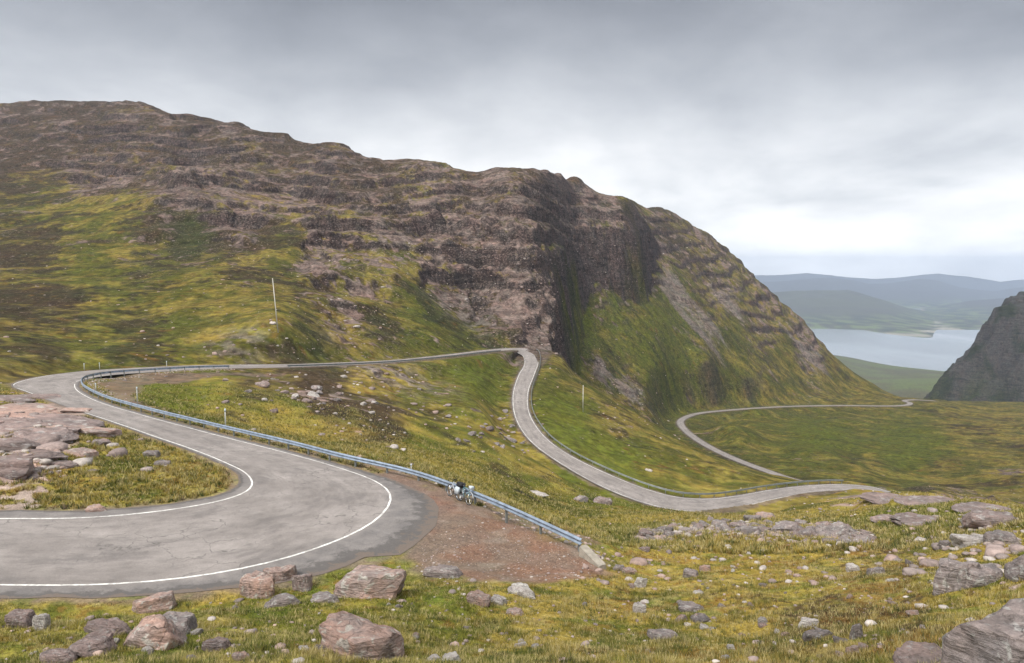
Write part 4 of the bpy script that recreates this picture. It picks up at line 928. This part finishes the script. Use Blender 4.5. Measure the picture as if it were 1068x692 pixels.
B = [
 (388,626,88,40,'large pink boulder with overhanging right end at the tarmac edge',M_PINK,0,.7),
 (372,690,98,46,'broad pink boulder half sunk in grass at the bottom edge of the view',M_PINK,1,.8),
 (160,679,70,44,'rounded pink boulder, biggest of the heap on the bottom left slope',M_PINK,2,.8),
 (184,666,52,34,'grey lichened boulder propped against the rounded pink one',M_GREY,3,.8),
 (165,640,44,20,'pink boulder capped with a white patch close below the tarmac at bottom left',M_PINK,4,.8),
 (100,685,50,24,'low grey rock in the leaning row at bottom left, left of the rounded pink boulder',M_SLAB,5,1.),
 (115,664,55,18,'long low rock ridge leading up to the rounded pink boulder',M_SLAB,6,.6),
 (62,694,42,16,'flat rock poking from grass at the lowest end of the leaning row',M_SLAB,7,.8),
 (22,656,34,26,'grey pink boulder at the left edge just under the tarmac',M_SLAB,3,.8),
 (45,658,22,24,'small pale boulder touching the one at the left edge',M_PALE,4,.8),
 (270,625,36,30,'brown pink angular boulder, leftmost of the roadside cluster',M_PINK,8,.8),
 (292,609,34,18,'low red brown rock at the tarmac edge behind the roadside cluster',M_PINK,1,.8),
 (315,619,24,26,'pointed grey pink rock, rightmost of the roadside cluster',M_SLAB,9,.8),
 (295,634,42,20,'smooth grey boulder lying in front of the roadside cluster',M_GREY,2,.7),
 (340,630,34,12,'flat grey stone at the foot of the large overhanging boulder',M_GREY,5,.7),
 (228,680,30,14,'flat pale stone in grass between the bottom boulders',M_SLAB,6,.7),
 (252,690,20,12,'small pink stone near the bottom edge, right of the flat pale stone',M_PINK,7,.8),
 (545,624,34,13,'flat pale pink slab lying below the gravel lay-by',M_PALE,5,.7),
 (500,633,26,16,'split pink rock in the hollow below the lay-by',M_PINK,8,.8),
 (520,632,22,12,'pale cream rock beside the split pink one below the lay-by',M_PALE,3,.8),
 (538,643,18,8,'small brick pink stone lying in grass below the pale slab',M_PINK,6,.8),
 (465,604,42,14,'grey rock rib at the far lip of the bank right of the largest boulder',M_GREY,6,.5),
 (453,693,20,12,'pale grey stone at the bottom edge, left one of two side by side',M_PALE,2,.8),
 (470,693,26,12,'pale grey stone at the bottom edge, right one of two side by side',M_PALE,9,.8),
 (668,614,16,14,'upright pale stone in grass below the barrier end',M_PALE,0,.8),
 (655,600,18,9,'rust pink stone at the gravel edge right of the barrier end',M_PINK,3,.8),
 (645,597,12,7,'dark brown stone beside the rust pink one near the barrier end',M_GREY,8,.8),
 (667,640,14,14,'knobbly pale pink stone mid slope left of the flat grey slab',M_PALE,8,.8),
 (722,639,32,11,'flat grey slab lying in the middle of the right slope',M_GREY,5,.6),
 (710,650,14,9,'small pink stone just below the flat grey slab',M_PINK,2,.8),
 (842,656,24,15,'pale round topped rock at the head of a short row of stones',M_PALE,0,.8),
 (855,668,32,13,'long grey stone in the middle of the short row',M_GREY,7,.7),
 (876,672,16,9,'small grey stone at the tail of the short row',M_GREY,1,.8),
 (893,668,16,26,'tall narrow grey rock standing right of the short row',M_GREY,9,.7),
 (890,684,14,12,'small pink stone under the tall narrow rock',M_PINK,4,.8),
 (796,652,12,8,'small white stone in grass left of the short row',M_PALE,6,.8),
 (757,688,10,7,'bright white stone near the bottom edge, centre right',M_PALE,7,.8),
 (762,680,12,8,'small light grey stone just above the bright white stone',M_PALE,3,.8),
 (994,618,52,46,'big angular grey boulder with dark split face on the right slope',M_GREY,0,.8),
 (1020,612,44,26,'wedge shaped grey boulder leaning right of the split faced one',M_GREY,8,.9),
 (1080,606,60,36,'dark rounded boulder cut by the right edge of the view',M_GREY,2,.8),
 (720,603,22,12,'grey pink stone cluster head in mid slope below the rubble band',M_GREY,3,.8),
 (735,597,14,10,'small pink stone right of the grey pink one below the rubble band',M_PINK,9,.8),
 (890,597,16,10,'pale stone under the rubble band, near the bracken patch',M_PALE,5,.8),
 (915,600,18,10,'grey stone right of the pale stone under the rubble band',M_GREY,4,.8),
 (960,549,62,15,'long pink outcrop on the green shelf left of the boulder field',M_SLAB,5,.7),
 (1030,552,46,17,'jumbled pink outcrop at the top right edge of the slope',M_SLAB,8,.8),
 (1048,568,36,18,'grey outcrop below the jumbled pink one at the right edge',M_GREY,6,.8),
 (1012,570,36,16,'pale topped rock between green shelf and dark rounded boulder',M_PALE,1,.8),
 (985,572,16,12,'brown rock left of the pale topped one',M_GREY,9,.8),
 (925,545,34,10,'low pink rock left of the long outcrop',M_SLAB,2,.6),
 (930,522,60,5,'flat pink slab on the crest where the road disappears',M_SLAB,5,1.),
 (975,527,70,5,'second flat pink slab along the crest, right of the first',M_SLAB,7,1.),
 (1030,536,60,7,'third and rightmost flat slab along the crest',M_SLAB,6,1.),
 (800,541,24,8,'flat rust pink slab above the rubble band near the road',M_PINK,5,.8),
 (785,544,18,9,'grey stone touching the flat rust pink slab',M_GREY,1,.8),
 (835,549,18,8,'small brown rock above the rubble band, right of the rust pink slab',M_GREY,3,.8),
 (605,524,18,7,'grey boulder on the far lip of the little stream bed',M_GREY,2,.8),
 (628,526,19,8,'grey boulder right of the other on the lip of the stream bed',M_SLAB,8,.8),
 (560,517,26,6,'low pale stones on the bank of the little stream bed',M_PALE,5,.8),
]
random.seed(5)
for u, v, w, h, lab, mt, k, dp in B: put_rock(u, v, w, h, lab, mt, k % 10, depth=dp)
# the close rock at the lower right corner: a rounded hump rising from the corner of the view
o = put_rock(1075, 716, 165, 96, 'huge smooth grey rock filling the bottom right corner', M_GREY, 4, depth=.9, rz=.2, sub=5)
o = put_rock(968, 699, 76, 22, 'low pink rock at the bottom edge left of the huge corner rock', M_SLAB, 6, depth=.8)
# outcrop slabs inside the near hairpin at the left
SL = [(20,431,90,16,5),(60,444,90,18,7),(15,452,70,16,6),(95,456,50,14,1),(52,466,66,16,8),(10,474,56,18,2),(85,478,36,14,3),(40,484,60,13,5),(10,502,56,26,4),(-10,490,50,20,9),(65,492,30,9,7),(105,466,24,10,0),(80,432,40,10,3),(12,420,50,10,8),(45,417,50,8,2),(-30,450,60,18,1),(66,456,40,10,0)]
plc = ['back rim by the road','middle of the upper slabs','left edge','right flank near the road','centre','left edge lower down','right of centre','lower middle','lowest left corner','far left','low grassy hollow','right hand tip','top right','top left','uppermost rim','outer left','heart']
for i, (u, v, w, h, k) in enumerate(SL):
    put_rock(u, v, w, h, 'weathered pink slab of the hairpin outcrop, the one at its '+plc[i], M_SLAB if i % 3 else M_PINK, k, 'rock_slab', 'rock slab', 'slabs of the outcrop inside the near hairpin', depth=1.1, tilt=(R(-4), R(6)))
# small rocks on that bank and red stone on the tarmac margin
put_rock(101, 536, 22, 8, 'flat red stone lying on the tarmac edge inside the bend', M_PINK, 5, depth=.8)
put_rock(158, 478, 22, 10, 'brown rock in the grassy cutting beside the straight', M_GREY, 3)
put_rock(170, 487, 16, 7, 'smaller brown rock below the other in the grassy cutting', M_GREY, 8)
# rubble band on the right slope
g = random.Random(3)
def area_ok(x, y):
    i = np.argmin(np.abs(roadC[:, 0]-x)+np.abs(roadC[:, 1]-y)); return math.hypot(roadC[i, 0]-x, roadC[i, 1]-y) > roadHW[i]+1.0
n_small = 0
def scatter(n, pts, smin, smax, label, group, mats=(M_GREY, M_GREY, M_SLAB), jitter=1):
    global n_small
    for _ in range(n):
        u, v = pts(); p = hit(u, v)
        if not area_ok(p.x, p.y): continue
        s = g.uniform(smin, smax)*(1+.8*(g.random() < .12)); mt = g.choice(mats)
        o = bpy.data.objects.new('stone', rmesh('stone', mt, g.randrange(10), 3)); col.objects.link(o)
        o.scale = (s*g.uniform(.8, 1.5), s*g.uniform(.7, 1.1), s*g.uniform(.45, .85)); o.location = (p.x, p.y, p.z+o.scale[2]*.2)
        o.rotation_euler = (g.uniform(-.4, .4), g.uniform(-.4, .4), g.uniform(0, 6.28)); tag(o, label, 'stone', group); n_small += 1
def band():
    t = g.random(); u = 665+t*245; v = np.interp(u, [665, 700, 740, 780, 860, 910], [562, 556, 551, 553, 558, 565])+g.gauss(0, 4.6); return u, v
scatter(95, band, .25, .62, 'angular pink grey stone in the rubble band crossing the right slope', 'stones of the rubble band')
scatter(45, lambda: (g.uniform(620, 960), g.uniform(578, 686)), .07, .2, 'small stone lying loose in the grass of the right foreground slope', 'loose stones on the right foreground slope', (M_PALE, M_PINK, M_GREY))
scatter(35, lambda: (g.uniform(0, 620), g.uniform(625, 690)), .05, .15, 'small stone lying loose in the grass of the left foreground bank', 'loose stones on the left foreground bank', (M_PALE, M_PINK, M_GREY))
scatter(40, lambda: (g.gauss(330, 45), g.gauss(412, 10)), .3, .75, 'grey pink stone on the heathery knoll inside the road loop', 'stones on the heathery knoll', (M_SLAB, M_GREY, M_PALE))
scatter(40, lambda: (g.gauss(520, 26), g.gauss(447, 11)), .25, .7, 'stone on the slope just left of the S-bend', 'stones left of the S-bend', (M_SLAB, M_GREY))

# everything smaller: one mass of stones
def merged_stones(name, n, gen, label_unused=None):
    base = [rock_mesh('tmp', 100+k, 2) for k in range(5)]; VB = []; FB = []
    for m in base:
        v = np.empty(len(m.vertices)*3); m.vertices.foreach_get('co', v); VB.append(v.reshape(-1, 3)); f = np.empty(len(m.polygons)*3, int); m.polygons.foreach_get('vertices', f); FB.append(f.reshape(-1, 3)); bpy.data.meshes.remove(m)
    Vs, Fs, Cs = [], [], []; off = 0
    for _ in range(n):
        q = gen()
        if q is None: continue
        x, y, s = q
        if not area_ok(x, y): continue
        k = g.randrange(5); sc = np.array([s*g.uniform(.8, 1.4), s*g.uniform(.7, 1.1), s*g.uniform(.4, .8)]); a = g.uniform(0, 6.28)
        v = VB[k]*sc; v = np.c_[v[:, 0]*math.cos(a)-v[:, 1]*math.sin(a), v[:, 0]*math.sin(a)+v[:, 1]*math.cos(a), v[:, 2]]+np.array([x, y, gz(x, y)+sc[2]*.15])
        Vs.append(v); Fs.append(FB[k]+off); off += len(v)
        c = np.array(g.choice([(.30, .22, .19), (.22, .18, .165), (.36, .32, .29), (.27, .21, .19)]))*g.uniform(.75, 1.25); Cs.append(np.tile(c, (len(v), 1)))
    o = mesh_np(name, np.concatenate(Vs), np.concatenate(Fs), M_STN, False, None, np.concatenate(Cs)); tag(o, kind='stuff')
    return o
m, N, b = new_mat('loose_stone', .9); at = N.n('ShaderNodeAttribute', attribute_name='Col'); gg = N.n('ShaderNodeNewGeometry')
N.l(N.mix(1., at.outputs['Color'], N.ramp(N.noise(gg.outputs['Position'], 4, 5, .7), [(.3, .65), (.7, 1.35)]), 'MULTIPLY'), b.inputs['Base Color']); M_STN = m
_bRg = bias[0]
def gen_px(ulo, uhi, vlo, vhi, smin, smax, thr=None):
    def f():
        u = g.uniform(ulo, uhi); v = g.uniform(vlo, vhi); p = hit(u, v)
        if thr is not None:
            t, l = tl(p.x, p.y); br_ = float(bil(_bRg, np.array([t]), np.array([l]), gT, gL)[0])
            if g.random() > max(0.04, br_*thr): return None
        return p.x, p.y, g.uniform(smin, smax)*(1+1.2*(g.random() < .08))
    return f
M1 = merged_stones('scattered_stones', 2600, gen_px(600, 1068, 505, 610, .05, .24, 1.3)); tag(M1, 'countless small stones strewn over the near slopes', 'stones')
MF = merged_stones('foreground_stones', 900, gen_px(0, 1068, 580, 692, .018, .085)); tag(MF, 'countless small stones peppering the foreground grass', 'stones')
M2 = merged_stones('hillside_stones', 3800, gen_px(0, 720, 250, 500, .13, .42, 1.3)); tag(M2, 'countless pale stones dotting the hillside and road loop', 'stones')
MB_ = merged_stones('rubble_stones', 1500, lambda: (lambda p: (p.x, p.y, g.uniform(.08, .3)))(hit(*band()))); tag(MB_, 'countless small broken stones filling the rubble band', 'rubble')
M3 = merged_stones('gravel_stones', 1500, gen_px(440, 625, 512, 606, .012, .035)); tag(M3, 'loose grit and pebbles on the gravel lay-by', 'gravel')
M4 = merged_stones('bank_stones', 1100, lambda: (lambda k: (rl[k][0]+g.gauss(1.0, .8)*nrl[k][0], rl[k][1]+g.gauss(1.0, .8)*nrl[k][1], g.uniform(.04, .16)))(g.randrange(len(rl))) if True else None) if False else None
trl = np.gradient(rl[:, :2], axis=0); trl /= np.linalg.norm(trl, axis=1)[:, None]; nrl = np.c_[trl[:, 1], -trl[:, 0]]
if nrl[3][1] < 0: nrl = -nrl
def gen_bank():
    k = g.randrange(len(rl)); o_ = abs(g.gauss(0, 1.1))+.35
    return rl[k][0]+nrl[k][0]*o_, rl[k][1]+nrl[k][1]*o_, g.uniform(.04, .17)
M4 = merged_stones('bank_stones', 1800, gen_bank); tag(M4, 'reddish rubble along the bank behind the crash barrier', 'rubble')

# ------------------------------------------------------------------ grass of the near slopes
def grass_zone(name, n, rlo, rhi, fo, blades, hh, ww, label):
    rs = np.random.default_rng(21); th = rs.uniform(-.74, .74, n*2); r = np.sqrt(rs.uniform(rlo**2, rhi**2, n*2)) if rhi < 60 else np.exp(rs.uniform(math.log(rlo), math.log(rhi), n*2))
    ci = np.clip(((th-tt[0])/(tt[1]-tt[0])).round().astype(int), 0, NT_-1); cj = np.clip(np.searchsorted(rr, r), 0, nb-1); vi = ci*nb+cj
    ok = (road_d[vi] > .35) & (laym[vi] < .35) & (rm[vi] < .55) & (bm_[vi] < .6) & (rs.random(len(r)) > ss(fo, rhi, r)) & (YY[vi] < 130)
    th, r, vi, ci, cj = [a[ok][:n] for a in (th, r, vi, ci, cj)]
    x = r*np.sin(th); y = r*np.cos(th)
    fi = (th-tt[0])/(tt[1]-tt[0]); i = fi.astype(int); a = fi-i; j = np.clip(np.searchsorted(rr, r)-1, 0, nb-2); b2 = (r-rr[j])/(rr[j+1]-rr[j])
    z = (ZG[i, j]*(1-a)+ZG[i+1, j]*a)*(1-b2)+(ZG[i, j+1]*(1-a)+ZG[i+1, j+1]*a)*b2
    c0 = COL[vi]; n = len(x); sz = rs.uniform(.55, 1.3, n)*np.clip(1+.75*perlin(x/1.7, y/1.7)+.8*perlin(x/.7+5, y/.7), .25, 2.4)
    nb_ = blades; an = rs.uniform(0, 6.283, (n, nb_)); ln = rs.uniform(.25, 1.0, (n, nb_)); hb = hh*sz[:, None]*rs.uniform(.6, 1.2, (n, nb_)); w = ww*rs.uniform(.7, 1.3, (n, nb_))
    bx0 = x[:, None]+np.cos(an)*.03*rs.uniform(0, 2, (n, nb_)); by0 = y[:, None]+np.sin(an)*.03*rs.uniform(0, 2, (n, nb_))
    tx = bx0+np.cos(an)*hb*ln; ty = by0+np.sin(an)*hb*ln; pa = an+math.pi/2+rs.uniform(-.4, .4, (n, nb_))
    zz = np.repeat(z[:, None], nb_, 1)
    v0 = np.stack([bx0-np.cos(pa)*w/2, by0-np.sin(pa)*w/2, zz-.02], -1); v1 = np.stack([bx0+np.cos(pa)*w/2, by0+np.sin(pa)*w/2, zz-.02], -1); v2 = np.stack([tx, ty, zz+hb], -1)
    V = np.stack([v0, v1, v2], 2).reshape(-1, 3); Fq = np.arange(len(V)).reshape(-1, 3)
    cb_ = c0*rs.uniform(.7, 1.35, (n, 1))
    pk = rs.random(n)+.35*perlin(x/.9+4, y/.9); cb_ = np.where((pk > .72)[:, None], np.array([.42, .35, .16])*rs.uniform(.7, 1.2, (n, 1)), cb_); cb_ = np.where((pk < .16)[:, None], np.array([.06, .075, .02])*rs.uniform(.8, 1.5, (n, 1)), cb_)
    cv = np.repeat(np.clip(cb_, 0, .7), nb_*3, 0)
    cv = cv*np.tile(np.array([.95, .95, 1.12]), n*nb_)[:, None]
    o = mesh_np(name, V, Fq, M_GRASS, False, None, cv); tag(o, label, 'grass', None, 'stuff')
m, N, b = new_mat('moor_grass', .8); at = N.n('ShaderNodeAttribute', attribute_name='Col'); N.l(at.outputs['Color'], b.inputs['Base Color'])
tr_ = N.n('ShaderNodeBsdfTranslucent'); N.l(at.outputs['Color'], tr_.inputs[0]); ms = N.n('ShaderNodeMixShader'); ms.inputs[0].default_value = .3
N.l(b.outputs[0], ms.inputs[1]); N.l(tr_.outputs[0], ms.inputs[2]); N.l(ms.outputs[0], N.t.nodes['Material Output'].inputs[0]); M_GRASS = m
grass_zone('grass', 150000, 7, 62, 38, 6, .085, .015, 'tussocky moor grass over the near slopes')
grass_zone('tussocks', 110000, 36, 125, 95, 5, .2, .05, 'coarse grass tussocks over the ground inside the road loop')

# ------------------------------------------------------------------ mountain across the pass (right)
def np_normals_mesh(name, xs, ys, zf, mat, cf, rock_=1.):
    GX, GY = np.meshgrid(xs, ys, indexing='ij'); zz = zf(GX.ravel(), GY.ravel()); n, m = len(xs), len(ys)
    i = np.arange(n*m).reshape(n, m); Fq = np.stack([i[:-1, :-1], i[1:, :-1], i[1:, 1:], i[:-1, 1:]], -1).reshape(-1, 4)
    zg = zz.reshape(n, m); sl = np.hypot(np.gradient(zg, xs, axis=0), np.gradient(zg, ys, axis=1)).ravel()
    c = cf(GX.ravel(), GY.ravel(), zz, sl)
    return mesh_np(name, np.c_[GX.ravel(), GY.ravel(), zz], Fq, mat, True, None, c, {'rock': np.full(len(zz), rock_), 'far': np.ones(len(zz))})
PX = np.array([400, 490, 580, 618, 636, 652, 668, 682, 698, 712, 724, 745, 800, 1000, 1500]); PZ = np.array([-400, -305, -226, -190, -166, -143, -126, -106, -74, -54, -48, -46, -38, -20, 0])
def butt(x, y):
    xw = x-.82*(y-1000)*(y > 1000)+perlin(x/60, y/45)*9+perlin(x/21, y/17)*7+perlin(x/9, y/8)*3.5
    front = np.maximum(0, 985-y+perlin(x/50+3, y/50)*14)
    z = np.interp(xw, PX, PZ)-front*.95*np.clip((xw-560)/140, .25, 1)
    z = np.where(front*.95 > 0, np.maximum(z, -420-front*.1), z)
    z += perlin(x/35+9, y/35)*7+perlin(x/13, y/13)*4
    q = (z+perlin(x/80, y/80)*8)/11; f = np.floor(q); zb = (f+ss(.36, .64, q-f))*11-perlin(x/80, y/80)*8
    return lerp(z, zb, .6)
def butt_c(x, y, z, s):  # albedo kept dark to carry the cloud shadow on this mountain
    c = mixc(np.tile(C3(.052, .046, .043), (len(x), 1)), C3(.022, .026, .012), ss(-.1, .5, perlin(x/28, y/28)+.6*perlin(x/9, y/9)+.3-s*.2))
    return mixc(c, C3(.035, .042, .016), ss(-120, -190, z)*ss(-.4, .4, perlin(x/40+5, y/40)+.1)*.8)
o = np_normals_mesh('mountain', np.arange(430, 1500, 3.2), np.arange(730, 1500, 3.2), butt, M_TER, butt_c); tag(o, kind='structure')
# ------------------------------------------------------------------ loch and the far hills
def water_mat():
    m, N, b = new_mat('loch_water', .12); b.inputs['Base Color'].default_value = (.20, .225, .24, 1); b.inputs['Specular IOR Level'].default_value = .6; b.inputs['IOR'].default_value = 1.33  # pale base colour stands in for part of the reflected sky
    g_ = N.n('ShaderNodeNewGeometry'); f = N.noise(g_.outputs['Position'], .02, 6, .6); f2 = N.noise(N.vmul(g_.outputs['Position'], (1, .3, 1)), .0016, 4, .6)
    N.l(N.ramp(f2, [(.4, .08), (.6, .2)]), b.inputs['Roughness'])
    bm = N.n('ShaderNodeBump'); bm.inputs['Strength'].default_value = .12; bm.inputs['Distance'].default_value = 1; N.l(f, bm.inputs['Height']); N.l(bm.outputs[0], b.inputs['Normal']); return m
xs = np.linspace(-6000, 9000, 60); ys = np.linspace(1500, 16000, 60); GX, GY = np.meshgrid(xs, ys, indexing='ij'); i = np.arange(3600).reshape(60, 60)
o = mesh_np('loch', np.c_[GX.ravel(), GY.ravel(), np.full(3600, -400.)], np.stack([i[:-1, :-1], i[1:, :-1], i[1:, 1:], i[:-1, 1:]], -1).reshape(-1, 4), water_mat()); tag(o, kind='structure')
def ridge(name, sky_, y0, front, back, colr, shore=None, na=.12, seed=0):
    us = np.arange(-100, 1330, 2.2); n = len(us); m = 70
    vv = np.interp(us, [s[0] for s in sky_], [s[1] for s in sky_]); V = []
    th = np.arctan2((us-U0)/F_PX, CP)
    for k, u in enumerate(us):
        pc = at_y(u, vv[k], y0); rc = math.hypot(pc[0], pc[1]); H = pc[2]+400
        rf = rc-front if shore is None else math.hypot(*at_z(u, np.interp(u, [s[0] for s in shore], [s[1] for s in shore]), -400)[:2])
        for j in range(m):
            s = j/(m-1)
            if s < .7: q = s/.7; r = rf+(rc-rf)*q; sh = (.13*ss(0, .12, q)+.87*q**2.1)
            else: q = (s-.7)/.3; r = rc+back*q; sh = 1-ss(0, 1, q)
            V.append((r*math.sin(th[k]), r*math.cos(th[k]), -402+ H*sh))
    V = np.array(V); jq = np.tile(np.arange(m), n)/(m-1.); amp = (V[:, 2]+402)
    nz = (perlin(V[:, 0]/900+seed, V[:, 1]/900)*.6+perlin(V[:, 0]/380+seed, V[:, 1]/380)*.35+perlin(V[:, 0]/150, V[:, 1]/150+seed)*.16)
    V[:, 2] += nz*amp*na*4*(1-.7*np.exp(-((jq-.7)/.05)**2))
    i = np.arange(n*m).reshape(n, m); Fq = np.stack([i[:-1, :-1], i[:-1, 1:], i[1:, 1:], i[1:, :-1]], -1).reshape(-1, 4)[:, ::-1]
    hgt = V[:, 2]+402
    c = mixc(np.tile(C3(*colr), (len(V), 1)), C3(.06, .055, .045), ss(-.2, .4, perlin(V[:, 0]/300, V[:, 1]/300+seed))*.6)
    low = (1-ss(25, 75, hgt))
    fld = perlin(V[:, 0]/110+3, V[:, 1]/160)
    c = mixc(c, C3(.13, .17, .06), low*ss(0, .25, fld)*.8); c = mixc(c, C3(.025, .04, .02), low*ss(.1, .3, -fld)*.8)
    c = mixc(c, C3(.30, .28, .24), (1-ss(4, 9, hgt))*ss(-.1, .2, perlin(V[:, 0]/200, V[:, 1]/200+7)))
    o = mesh_np(name, V, Fq, M_TER, True, None, c, {'rock': np.zeros(len(V)), 'far': np.ones(len(V))}); tag(o, kind='structure')
SH = [(-100, 343), (700, 343), (865, 343.5), (900, 345), (930, 350), (980, 357), (1015, 362), (1068, 369), (1330, 380)]
ridge('hill', [(-100, 300), (700, 306), (800, 304), (845, 302), (880, 304), (915, 312), (945, 321), (975, 327), (1020, 333), (1068, 338), (1330, 345)], 6300, 0, 900, (.07, .07, .04), SH, .10, 1)
ridge('hill', [(-100, 330), (880, 334), (930, 327), (970, 320), (1010, 314), (1068, 309), (1330, 300)], 7300, 3300, 800, (.06, .055, .045), None, .08, 5)
ridge('hill', [(-100, 300), (700, 297), (790, 295), (825, 293), (858, 290), (885, 292), (905, 296.5), (930, 295), (955, 291), (975, 293), (1000, 300), (1035, 304), (1068, 299), (1330, 296)], 9600, 2600, 900, (.06, .055, .045), None, .06, 9)
ridge('hill', [(-100, 287), (700, 289), (800, 287), (840, 285), (875, 288), (910, 291), (945, 289), (975, 285), (1005, 288), (1040, 294), (1068, 291), (1330, 288)], 11600, 2000, 400, (.06, .055, .045), None, .05, 13)

# ------------------------------------------------------------------ air
hz = bmesh.new(); bx_(hz, (2000, 5900, -150), (22000, 13600, 800))
m = bpy.data.materials.new('haze_air'); m.use_nodes = True; t = m.node_tree; t.nodes.remove(t.nodes['Principled BSDF'])
pv = t.nodes.new('ShaderNodeVolumePrincipled'); pv.inputs['Density'].default_value = 8.6e-5; pv.inputs['Color'].default_value = (.63, .77, 1.0, 1); pv.inputs['Anisotropy'].default_value = .0
t.links.new(pv.outputs[0], t.nodes['Material Output'].inputs['Volume'])
HAZE = bm_obj('haze', hz, m); tag(HAZE, kind='stuff')
